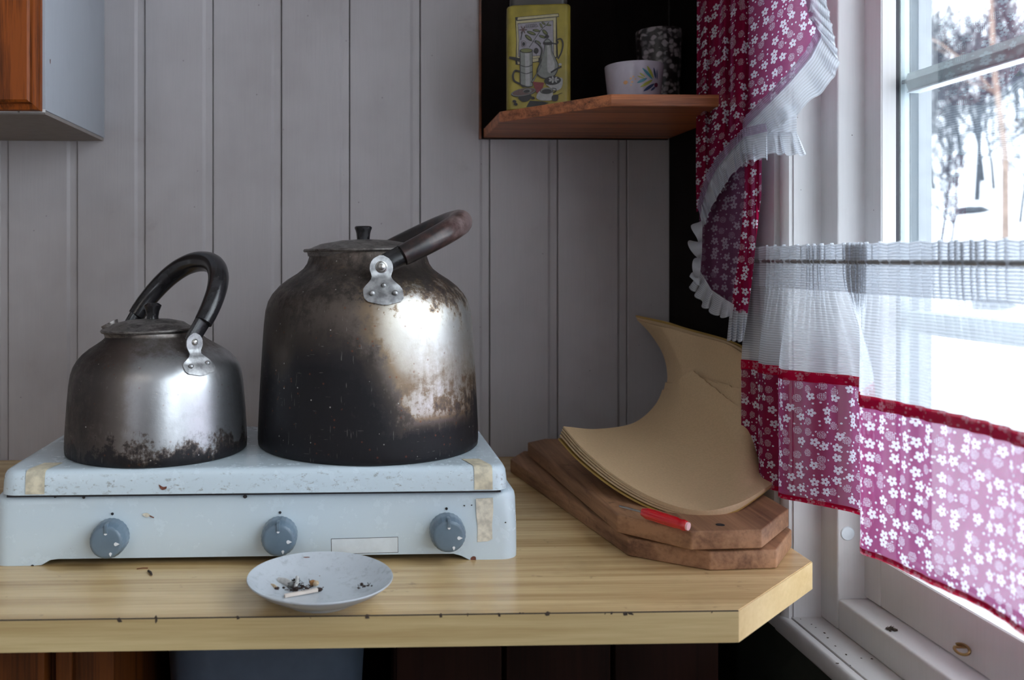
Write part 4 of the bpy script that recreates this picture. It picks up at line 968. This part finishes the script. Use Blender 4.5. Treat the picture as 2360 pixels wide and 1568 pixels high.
mt_ = empty('burnt_match', (a + b) / 2, 'pale matchstick with a burnt tip lying in the saucer', 'match')
M['matchw'] = plain('match_wood', (.80, .70, .62), .6); M['char'] = plain('charred', (.03, .015, .012), .8)
M['ash'] = plain('ash_grey', (.14, .14, .14), .9, 0, .4, sc=300); M['paperw'] = plain('stub_paper', (.55, .54, .52), .7, 0, .15, sc=300); M['tobacco'] = plain('brown_tobacco', (.26, .12, .04), .8, 0, .4, sc=500); M['cork'] = plain('cork_tip', (.58, .45, .30), .7, 0, .15, sc=400)
bm = B(); stick(bm, a, b, .0013); bm.faces.ensure_lookup_table(); obj('stick', bm, M['matchw'], mt_, flat=True)
bm = B(); blob(bm, b + d * .0015, .0020, (1.5, 1, .9), 3, 2, .15); obj('burnt_head', bm, M['char'], mt_)
def stub(ua, ub, r, mat, tip, label, h=.002, h2=.002):
    a, b = pz(*ua, h), pz(*ub, h2); c = (a + b) / 2; e = empty('cigarette_stub', (c.x, c.y, ZD), label, 'cigarette stub'); bm = B()
    m_ = a.lerp(b, .5) + Vector((.0004, .0005, .0004)); tube(bm, [a, a.lerp(m_, .5), m_, m_.lerp(b, .6), b], lambda s: r * (1 - .25 * abs(s - .4)), 12, .75); obj('paper', bm, mat, e)
    bm = B(); blob(bm, b, r * .95, (1.1, 1.1, .8), int(ua[0]), 2, .3); obj('crushed_end', bm, tip, e, flat=True)
stub((642, 1339), (672, 1348), .0034, M['paperw'], M['ash'], 'flattened grey cigarette stub lying at the left of the saucer heap')
stub((685, 1333), (681, 1357), .0026, M['paperw'], M['char'], 'cigarette stub standing end-on in the middle of the saucer heap', .004, .0015)
stub((714, 1345), (728, 1345), .0026, M['tobacco'], M['cork'], 'brown torn cigarette stub at the right of the saucer heap')
stub((622, 1350), (638, 1357), .0020, M['cork'], M['char'], 'small cork-coloured filter end nearest the left rim of the saucer', .0015, .0015)
bm = B(); q = random.Random(11)
for k in range(95):
    w = q.random()
    u, v = (q.gauss(690, 22), q.gauss(1348, 10)) if w < .62 else ((q.gauss(636, 10), q.gauss(1341, 7)) if w < .8 else (q.gauss(838, 7), q.gauss(1352, 4)))
    hh = q.uniform(0, .006) if abs(u - 692) < 18 and abs(v - 1345) < 12 else .0005
    if u > 800: hh = .0045
    p = pz(u, v, hh); s = q.uniform(.0004, .0016)
    if q.random() < .35:
        dd = Vector((q.uniform(-1, 1), q.uniform(-1, 1), q.uniform(0, 1))).normalized() * q.uniform(.002, .005); tube(bm, [p, p + dd], .00025, 4)
    else: blob(bm, p, s, (q.uniform(.6, 1.6), q.uniform(.6, 1.4), .6), k, 1, .4)
o = obj('ash', bm, M['char'], flat=True); tag(o, 'black ash and charred scraps heaped in the saucer', 'ash', kind='stuff'); own_origin(o, pz(690, 1348))
for u, v in ((723, 1315), (775, 1320), (784, 1322), (737, 1328)):
    bm = B(); p = pz(u, v, .0006); blob(bm, p, .0008, (1.3, 1, .3), u, 1, .3); o = obj('speck', bm, M['rust'], flat=True); tag(o, 'tiny red-brown speck on the saucer floor behind the stubs', 'debris', 'specks in the saucer'); own_origin(o, p)

# ================================================================= CUTTING BOARDS
def cutting(name, pix, zt_, zb_, back, label, hole=None):
    pts = [P(u, v, z=zt_) for u, v in pix]; poly = [(p.x, p.y) for p in pts] + back
    e = empty(name, (sum(p[0] for p in poly) / len(poly), sum(p[1] for p in poly) / len(poly), zb_), label, 'cutting board')
    bm = B(); prism(bm, poly, zb_, zt_, .0016, 3); o = obj('board', bm, M['board'], e, sharp=30)
    if hole:
        p = P(*hole, z=zt_ + .0001); bm = B(); lathe(bm, [(.0042, 0), (.0042, .0003), (0, .0003)], (p.x, p.y, zt_ - .0001), 20); obj('hanging_hole', bm, M['dot'], e)
cutting('cutting_board', [(1176, 1058), (1447, 1240), (1636, 1272), (1790, 1267), (1825, 1221)], ZK + .0183, ZK + .0003, [(.432, -.16), (.36, -.055), (.235, -.045)], 'thick worn brown octagonal cutting board, bottom of the two stacked')
cutting('cutting_board', [(1216, 1020), (1421, 1186), (1593, 1225), (1756, 1221), (1818, 1173)], ZK + .0385, ZK + .0206, [(.436, -.16), (.36, -.06), (.262, -.06)], 'thick worn brown octagonal cutting board on top, under the curled sheets', (1660, 1210))

# ================================================================= CURLED SHEETS
def coons(Bt, Tp, L, Rr, n, m):
    rows = []
    for j in range(m):
        t = j / (m - 1); row = []
        for i in range(n):
            s = i / (n - 1)
            row.append(Bt[i] * (1 - t) + Tp[i] * t + L[j] * (1 - s) + Rr[j] * s - (Bt[0] * (1 - s) * (1 - t) + Bt[-1] * s * (1 - t) + Tp[0] * (1 - s) * t + Tp[-1] * s * t))
        rows.append(row)
    return rows
def sheet(Bt, Tp, L, Rr, mat, label, th=.0022):
    c = lambda pts, k: spline([P(u, v, y=y) for u, v, y in pts], k)
    n, m = 44, 40; rows = coons(c(Bt, n), c(Tp, n), c(L, m), c(Rr, m), n, m)
    bm = B(); V = grid(bm, rows); bmesh.ops.recalc_face_normals(bm, faces=bm.faces); bm.normal_update()
    r2 = [[v.co - v.normal * th for v in r] for r in V]; V2 = grid(bm, r2)
    ed = V[0] + [r[-1] for r in V[1:]] + V[-1][-2::-1] + [r[0] for r in V[-2:0:-1]]; e2_ = V2[0] + [r[-1] for r in V2[1:]] + V2[-1][-2::-1] + [r[0] for r in V2[-2:0:-1]]
    for k in range(len(ed)): bm.faces.new((ed[k], ed[(k + 1) % len(ed)], e2_[(k + 1) % len(ed)], e2_[k]))
    o = obj('placemat_sheet', bm, mat, sharp=40); tag(o, label, 'sheet', 'curled hardboard sheets'); own_origin(o, P(1600, 1195, z=ZK + .0385)); return o
def proj(p):
    d = p - CP; Z = d.dot(W_); return 894 + F * d.dot(R_) / Z, 595 - F * d.z / Z
cs = lambda pts, k: spline([P(u, v, y=y) for u, v, y in pts], k)
NS, MS = 60, 110
master = coons(cs([(1290, 1004, -.270), (1340, 1058, -.325), (1425, 1124, -.38), (1520, 1172, -.42), (1615, 1192, -.437), (1695, 1174, -.428), (1755, 1137, -.385), (1787, 1112, -.350)], NS),
               cs([(1462, 728, -.032), (1530, 741, -.096), (1600, 762, -.160), (1680, 786, -.243), (1728, 812, -.2905)], NS),
               cs([(1290, 1004, -.270), (1375, 1008, -.232), (1465, 990, -.19), (1522, 940, -.155), (1543, 880, -.130), (1534, 820, -.098), (1502, 768, -.065), (1462, 728, -.032)], MS),
               cs([(1787, 1112, -.350), (1752, 1075, -.318), (1728, 1000, -.291), (1722, 900, -.285), (1728, 812, -.2905)], MS), NS, MS)
_b = B(); _V = grid(_b, master); bmesh.ops.recalc_face_normals(_b, faces=_b.faces); _b.normal_update()
_s = 1 if _V[30][30].normal.dot(CP - _V[30][30].co) > 0 else -1
MN = [[v.normal.copy() * _s for v in r] for r in _V]; _b.free()
def sheet(off, mat, label, vtop=None, top_shift=0, th=.0020):
    rows = [[] for _ in range(70)]
    for i in range(NS):
        col = [master[j][i] + MN[j][i] * off * (1 + 1.5 * j / MS * min(1, i / 14)) * (1 - .6 * (j / MS) * (1 - min(1, i / 14))) * (1 - .85 * i / NS) for j in range(MS)]; nn_ = [MN[j][i] for j in range(MS)]; tmax = (MS - 1) * (1 - top_shift * (1 + .4 * sin(i / 9)))
        if vtop:
            for j in range(2, MS):
                u, v = proj(col[j])
                if v < vtop(u): tmax = max(j - 1, 2); break
        for k in range(70):
            t = tmax * k / 69; j = min(int(t), MS - 2); f = t - j; rows[k].append((col[j].lerp(col[j + 1], f), nn_[j].lerp(nn_[j + 1], f)))
    bm = B(); V = grid(bm, [[p for p, n_ in r] for r in rows]); V2 = grid(bm, [[p - n_ * th for p, n_ in r] for r in rows])
    ed = V[0] + [r[-1] for r in V[1:]] + V[-1][-2::-1] + [r[0] for r in V[-2:0:-1]]; e2_ = V2[0] + [r[-1] for r in V2[1:]] + V2[-1][-2::-1] + [r[0] for r in V2[-2:0:-1]]
    for k in range(len(ed)): bm.faces.new((ed[k], ed[(k + 1) % len(ed)], e2_[(k + 1) % len(ed)], e2_[k]))
    o = obj('placemat_sheet', bm, mat, sharp=40); tag(o, label, 'sheet', 'curled hardboard sheets'); own_origin(o, P(1600, 1195, z=ZK + .0385)); return o
sheet(.0120, M['sheet'], 'tan curled hardboard sheet in front of the others, its pointed corner upward', lambda u: min(896, 852 + (1595 - u) * .5 + ((1595 - u) / 50) ** 2 * 18) if u < 1595 else 852 + (u - 1595) * .80)
sheet(.0090, M['sheet'], 'tan curled hardboard sheet just behind the pointed one, with a nearly level top edge', lambda u: min(880, 866 + (1600 - u) * .3) if u < 1600 else 866 + (u - 1600) * .27)
sheet(.0055, M['sheet'], 'tall tan curled hardboard sheet, foremost of those leaning up the wall', None, .030)
sheet(.0015, M['sheet'], 'tall tan curled hardboard sheet, second of those leaning up the wall', None, .012)
sheet(-.0035, M['sheet_warm'], 'yellow-brown curled sheet at the back, its edge nearest the wall')

# ---------------------------------------------------------------- screwdriver
zs_ = ZK + .0385 + .0052
a = P(1481, 1181, z=zs_ + .003); b = P(1583, 1213, z=zs_ - .0002); tipp = P(1428, 1167, z=zs_ + .001)
sd = empty('screwdriver', (a + b) / 2 - Vector((0, 0, .005)), 'small screwdriver with a clear red handle on the upper cutting board edge', 'screwdriver')
bm = B(); n = 18; rows = []; d = (b - a).normalized(); u_ = Vector((0, 0, 1)); u_ = (u_ - d * u_.dot(d)).normalized(); s_ = d.cross(u_)
for k in range(n + 1):
    s = k / n; r = .0054 * (.72 + .28 * sstep(0, .12, s)) * (1 - .12 * sstep(.75, .85, s) + .12 * sstep(.85, .95, s)); r *= (1 if k < n else .8)
    rows.append([a.lerp(b, s) + (u_ * cos(2 * pi * q / 36) + s_ * sin(2 * pi * q / 36)) * r * (1 - .09 * (q % 6 in (0, 1)) * (.1 < s < .8)) for q in range(36)])
V = grid(bm, rows, True); bm.faces.new(V[0][::-1]); bm.faces.new(V[-1]); obj('handle', bm, M['red'], sd, sharp=50)
bm = B(); tube(bm, [a.lerp(b, -.01), a.lerp(tipp, .5), tipp], .0011, 10); obj('shaft', bm, M['steel'], sd)
bm = B(); c = b + d * .0003; tube(bm, [c - d * .0012, c + d * .0016], .0038, 16); o = obj('butt_cap', bm, plain('pink_white_cap', (.8, .5, .5), .3), sd)

# ================================================================= CAFE CURTAIN
# control: bottom (x, Z), top Z ; Z = distance along the view axis, turned into y on a plane
def yz(x, Z): # point with camera depth Z on plane x
    return CP.y + (Z - (x - CP.x) * sin(YAW)) / cos(YAW)
ctl = [(.4370, 1.018, 1.016), (.4500, 1.002, .985), (.4400, .976, .953), (.4520, .955, .925), (.4405, .932, .900), (.4600, .905, .872), (.4880, .876, .838), (.4865, .842, .812), (.4300, .764, .782), (.4330, .730, .742), (.4400, .690, .700), (.4460, .640, .655), (.4420, .590, .606), (.4300, .545, .560)]
z_ = .545; k = 0
while z_ > .34:
    z_ -= .05; k += 1; ctl.append((.445 + .018 * (1 if k % 2 else -1) * (1 if k % 3 else .4), z_, z_ + .012))
bot = spline([(c[0], yz(c[0], c[1]), 0) for c in ctl], 760); tpz = spline([(c[2], 0, 0) for c in ctl], 760)
cum = [0]
for a, b in zip(bot, bot[1:]): cum.append(cum[-1] + (b - a).length)
ZR = 1.1905
cc_ = empty('cafe_curtain', (.444, yz(.444, 1.0), .94), 'half-height white sheer cafe curtain with crimson floral hem across the window', 'curtain')
gath = []; ph = 0; rr_ = random.Random(5)
for i in range(760):
    ph += (cum[i] - cum[i - 1] if i else 0) * 2 * pi / (.0115 * (1 + .5 * sin(i * .05) * .6)); gath.append(ph)
def zlen(i):  # slight scallop of the hem line by perspective of pleats
    return 0
def crow(dz, jit=0):
    """dz below the rod"""
    w = sstep(.005, .135, dz); w2 = 1 - (1 - w) ** 1.3; row = []
    for i in range(760):
        b = bot[i]; ty_ = yz(.444, tpz[i].x)
        g = (.0016 if dz < .03 else .0016 * (1 - sstep(.03, .10, dz)) + .0) * (1.25 if dz < 0 else (.75 if abs(dz) < .003 else 1))
        gx = g * sin(gath[i]) + g * .5 * sin(gath[i] * .37 + 1)
        gy = g * .9 * cos(gath[i] * 1.0 + .4) * (1.0 if dz < .03 else 1 - sstep(.03, .08, dz))
        fold = .0018 * sin(cum[i] * 2 * pi / .023 + .8 * sin(cum[i] * 30)) * w * (1 - .75 * sstep(.11, .25, dz))
        x = (.4442 + gx) * (1 - w2) + (b.x + fold) * w2; y = (ty_ + gy) * (1 - w2) + b.y * w2
        z = ZR - dz + (.0012 * sin(gath[i] * .5) if dz < -.006 else 0) + jit * sin(cum[i] * 60)
        row.append(Vector((x, y, z)))
    return row
def cpart(name, dzs, mat, off=0, jit=0):
    rows = [crow(d, jit) for d in dzs]
    if off: rows = [[p + Vector((-off, 0, 0)) for p in r] for r in rows]
    uvs = [[(cum[i], -d) for i in range(760)] for d in dzs]
    bm = B(); grid(bm, rows, uvs=uvs); return obj(name, bm, mat, cc_, sharp=None, recalc=False)
lin = lambda a, b, n: [a + (b - a) * k / (n - 1) for k in range(n)]
HB = .1135
cpart('sheer_panel', lin(-.0165, HB, 46), M['sheer'])
cpart('heading_channel', lin(-.0165, .028, 22), M['sheer_dense'], .0009).__setitem__('label', 'gathered double-layer heading')
cpart('seam_band', lin(HB - .001, HB + .0095, 4), M['band'], .0006)
cpart('floral_hem', lin(HB + .001, .2455, 40), M['floral'])
cpart('bottom_edging', lin(.2425, .2475, 3), M['band'], .0005, .0006)
bm = B(); tube(bm, [Vector((.4445, yz(.4445, 1.03), ZR)), Vector((.4445, YN + .02, ZR - .001))], .0022, 10); o = obj('curtain_rod', bm, M['steel']); tag(o, 'thin metal curtain rod threaded through the white sheer heading', 'rod'); own_origin(o, (.4445, YJ, ZR))

# ================================================================= TIERED CURTAIN (upper)
uc_ = empty('tiered_curtain', (.43, -.25, 1.12), 'long crimson floral curtain with white frilled edges hanging by the window', 'curtain')
def cl_patch(name, rows_uv, X0, fold, mat, n=90, m=60):
    """rows_uv: list of (v, uL, uR) ; fold(s, v) -> x offset"""
    vs_ = [r[0] for r in rows_uv]; out = []; uvs = []
    for j in range(m):
        v = vs_[0] + (vs_[-1] - vs_[0]) * j / (m - 1); k = 0
        while k < len(vs_) - 2 and vs_[k + 1] < v: k += 1
        f = (v - vs_[k]) / (vs_[k + 1] - vs_[k]); uL = rows_uv[k][1] * (1 - f) + rows_uv[k + 1][1] * f; uR = rows_uv[k][2] * (1 - f) + rows_uv[k + 1][2] * f
        row = []; ur = []
        for i in range(n):
            s = i / (n - 1); u = uL + (uR - uL) * s; x = X0 + fold(u, v); p = P(u, v, x=x); row.append(p); ur.append((u * .00053, p.z))
        out.append(row); uvs.append(ur)
    bm = B(); grid(bm, out, uvs=uvs); return obj(name, bm, mat, uc_, sharp=None, recalc=False)
def foldA(u, v):
    a = .0030 * sin(u * 2 * pi / 41 + .006 * v) + .0022 * sin(u * 2 * pi / 23 + 1) if u < 1722 else .0022 * sin((u - 1722) * 2 * pi / 120 + .004 * v)
    return a * (1 if u < 1700 else .8) + (.010 * sstep(1700, 1724, u) - .0) 
cl_patch('front_panel', [(-700, 1608, 1872), (-260, 1608, 1868), (0, 1606, 1882), (60, 1606, 1896), (90, 1606, 1888), (150, 1606, 1853), (220, 1605, 1790), (262, 1605, 1735), (300, 1604, 1722), (330, 1604, 1700), (355, 1604, 1676), (385, 1604, 1650), (420, 1604, 1628), (460, 1605, 1613), (488, 1605, 1608)], .420, foldA, M['floral'], m=110)
cl_patch('reverse_panel', [(372, 1640, 1752), (400, 1628, 1745), (470, 1612, 1735), (560, 1612, 1722), (640, 1616, 1706), (690, 1645, 1697), (722, 1670, 1692)], .4335, lambda u, v: .0018 * sin(u * 2 * pi / 50 + .01 * v), M['floral_back'])
cl_patch('side_panel', [(355, 1716, 1756), (450, 1716, 1755), (560, 1706, 1742), (650, 1694, 1733), (722, 1682, 1723)], .4275, lambda u, v: .0016 * sin(u * 2 * pi / 18), M['floral_shaded'])
cl_patch('eyelet_tier', [(240, 1745, 1836), (262, 1730, 1836), (312, 1715, 1836)], .4345, lambda u, v: .001 * sin(u * 2 * pi / 30), M['sheer_dense'], 30, 14)
def frill(inner, outer, X0, npl, amp=.0035, px=5, mat='sheer_dense', name='frill', head=True, seed=1):
    N, m = 150, 12; I = polyline([(a, b, 0) for a, b in inner], N); O = polyline([(a, b, 0) for a, b in outer], N); q = random.Random(seed)
    phs_ = [0]
    for i in range(1, N): phs_.append(phs_[-1] + 2 * pi * npl / N * (1 + .45 * sin(i * .13 + seed)))
    rows = []; uvs = []
    for j in range(m):
        t = j / (m - 1); row = []; ur = []
        for i in range(N):
            c = I[i].lerp(O[i], t); d = (O[i] - I[i]).normalized(); tg = Vector((-d.y, d.x, 0)); a = phs_[i]
            c = c + d * (px * .8 * t * sin(a + .8)) + tg * (px * .9 * t * cos(a))
            x = X0 - amp * (.25 + .9 * t) * sin(a); p = P(c.x, c.y, x=x); row.append(p); ur.append((i / N * .4, t * .03))
        rows.append(row); uvs.append(ur)
    bm = B(); grid(bm, rows, uvs=uvs); o = obj(name, bm, M[mat], uc_, sharp=None, recalc=False)
    if head:   # gathered heading standing inside the seam
        rows = []; uvs = []
        for j in range(5):
            t = j / 4; row = []; ur = []
            for i in range(N):
                d = (O[i] - I[i]).normalized(); c = I[i] - d * (20 * t - 3) + Vector((-d.y, d.x, 0)) * 2.5 * t * cos(phs_[i] * 1.7); x = X0 - .0025 - .0018 * sin(phs_[i] * 1.7) * (.3 + t)
                row.append(P(c.x, c.y, x=x)); ur.append((i / N * .4, .05 + t * .012))
            rows.append(row); uvs.append(ur)
        bm = B(); grid(bm, rows, uvs=uvs); obj('frill_heading', bm, M['frill_head'], o, sharp=None, recalc=False)
    return o
M['frill_head'] = cloth('gathered_lilac_heading', 'lilac', .30, .3)
frill([(1870, -690), (1866, -160), (1866, 0), (1876, 50), (1892, 82), (1868, 130), (1822, 185), (1768, 240), (1722, 285), (1712, 305)], [(1905, -690), (1898, -160), (1905, 0), (1922, 80), (1936, 150), (1912, 195), (1862, 240), (1826, 272), (1790, 296), (1718, 345)], .4265, 28, px=4, seed=1)
frill([(1722, 306), (1836, 304)], [(1712, 352), (1856, 358)], .4310, 5.5, .003, px=3, seed=2, head=False)
frill([(1768, 300), (1716, 312), (1684, 345), (1655, 380), (1633, 420), (1620, 460), (1613, 495)], [(1772, 366), (1725, 372), (1688, 402), (1664, 440), (1645, 470), (1636, 490), (1622, 525)], .4175, 12, px=4, seed=3)
frill([(1616, 470), (1619, 520), (1618, 580), (1614, 630), (1612, 660)], [(1632, 490), (1606, 525), (1594, 565), (1606, 600), (1594, 650)], .4150, 4.2, .006, px=13, seed=4, head=False)
frill([(1614, 625), (1640, 668), (1672, 690), (1692, 702)], [(1592, 662), (1620, 706), (1652, 728), (1690, 735)], .4190, 5, .003, px=4, seed=5, head=False)
frill([(1682, 716), (1724, 718)], [(1678, 784), (1716, 788)], .4265, 3, .003, px=3, seed=6, head=False)

pr_ = P(1740, -690, x=.43)
bm = B(); tube(bm, [Vector((.432, -.05, pr_.z)), Vector((.432, YN + .1, pr_.z))], .006, 14); o = obj('upper_curtain_rod', bm, M['white']); tag(o, 'white curtain rod carrying the long crimson floral curtain', 'rod'); own_origin(o, (.432, -.2, pr_.z))
# ================================================================= OUTDOORS
def hill_h(x, y):
    """height of the snowy slope; rises away from the house to the north-east"""
    d = max(0, (x - .7) * .62 + (y + 1.3) * .78)
    h = -.55 + .02 * d + .105 * max(0, d - 6) ** 1.0 * sstep(4, 16, d)
    h += .25 * sin(x * .31 + y * .17) * sstep(5, 20, d) + .12 * sin(x * .83 - y * .6) * sstep(5, 14, d)
    return h + max(0, d - 26) * .16
M['snow'] = plain('snow', (.82, .85, .90), .75, 0, .04, sc=.6, bump=.3)
bm = B(); rows = []
for i in range(80):
    x = .75 + (i / 79) ** 1.5 * 80; rows.append([Vector((x, -50 + j * 1.6, hill_h(x, -50 + j * 1.6))) for j in range(95)])
grid(bm, rows); g = obj('ground_snow', bm, M['snow'], sharp=None); tag(g, kind='structure')
M['bark'] = plain('dark_bark', (.03, .038, .05), .9, 0, .3, sc=6)
M['bark2'] = plain('pale_pink_bark', (.20, .145, .12), .9, 0, .25, sc=6)
def tree_mesh(seed, H, spread, dens=1.0, mat=None, tall=False):
    q = random.Random(seed); bm = B()
    def seg(a, b, r0, r1, n):
        d = (b - a).normalized(); u_ = d.orthogonal().normalized(); v_ = d.cross(u_)
        A_ = [bm.verts.new(a + (u_ * cos(2 * pi * k / n) + v_ * sin(2 * pi * k / n)) * r0) for k in range(n)]; B_ = [bm.verts.new(b + (u_ * cos(2 * pi * k / n) + v_ * sin(2 * pi * k / n)) * r1) for k in range(n)]
        for k in range(n): bm.faces.new((A_[k], A_[(k + 1) % n], B_[(k + 1) % n], B_[k]))
    def grow(p, d, L, r, lv):
        steps = 4 if lv == 0 else 3
        for s in range(steps):
            d = (d + Vector((q.uniform(-1, 1), q.uniform(-1, 1), q.uniform(-.3, .7))) * (.10 if lv == 0 else .22)).normalized(); e = p + d * L / steps; seg(p, e, r * (1 - .18 * s), r * (1 - .18 * (s + 1)), 5 if lv == 0 else 3)
            if lv < 3:
                nb = int((3 if lv == 0 else 3) * dens)
                for _ in range(nb):
                    if lv == 0 and s == 0: continue
                    b_ = (d * .55 + Vector((q.uniform(-1, 1), q.uniform(-1, 1), q.uniform(-.1, .7))) * spread).normalized(); grow(p.lerp(e, q.random()), b_, L * q.uniform(.32, .5), r * .42, lv + 1)
            p = e
    grow(Vector((0, 0, -.2)), Vector((0, 0, 1)), H, H * (.010 if mat else .016), 0)
    me = bpy.data.meshes.new('bare_tree'); bm.to_mesh(me); bm.free(); me.materials.append(mat or M['bark']); return me
tms = [tree_mesh(s, h, sp, 1.0) for s, h, sp in ((1, 6, .9), (2, 5, 1.0), (3, 4, 1.1), (4, 7, .8))]
q = random.Random(21)
def plant(me, x, y, sc, label, group=None):
    o = bpy.data.objects.new('bare_tree', me); COL.objects.link(o); o.location = (x, y, hill_h(x, y)); o.rotation_euler = (0, 0, q.uniform(0, 6)); o.scale = (sc,) * 3
    tag(o, label, 'tree', group); return o
def dirpt(u, dist):
    d = ray(u, 595); d.z = 0; d.normalize(); return CP + d * dist
placed = []
for k in range(260):
    u = 2080 + 380 * ((k * .618) % 1) + q.uniform(-15, 15); dist = q.uniform(27, 52); p = dirpt(u, dist)
    if any((p.x - a) ** 2 + (p.y - b) ** 2 < 1.35 ** 2 for a, b in placed) or len(placed) > 84: continue
    placed.append((p.x, p.y)); plant(tms[k % 4], p.x, p.y, q.uniform(.5, .8), 'bare winter tree on the snowy hillside beyond the window', 'bare trees on the hillside')
for u, dist, sc in ((2190, 19, .42), (2165, 21, .5), (2350, 23, .5)):
    p = dirpt(u, dist); plant(tms[1], p.x, p.y, sc, 'small bushy bare tree growing low on the snow slope beyond the window', 'low bushy trees')
p = dirpt(2318, 21); me = tree_mesh(9, 7.5, .5, .45, M['bark2']); plant(me, p.x, p.y, 1.0, 'slender pale-trunked tree nearest the window on the snow slope')
for u, v, dist, s, lab in ((2243, 418, 26, .42, 'dark rock capped with snow midway up the slope outside'), (2288, 548, 15, .3, 'small dark rock low on the snow slope outside')):
    p = dirpt(u, dist); bm = B(); blob(bm, (0, 0, 0), s * .75, (1.2, 1.2, .35), 5, 2, .2); o = obj('rock', bm, M['bark'], flat=True); o.location = (p.x, p.y, hill_h(p.x, p.y) + .12 * s); tag(o, lab, 'rock')
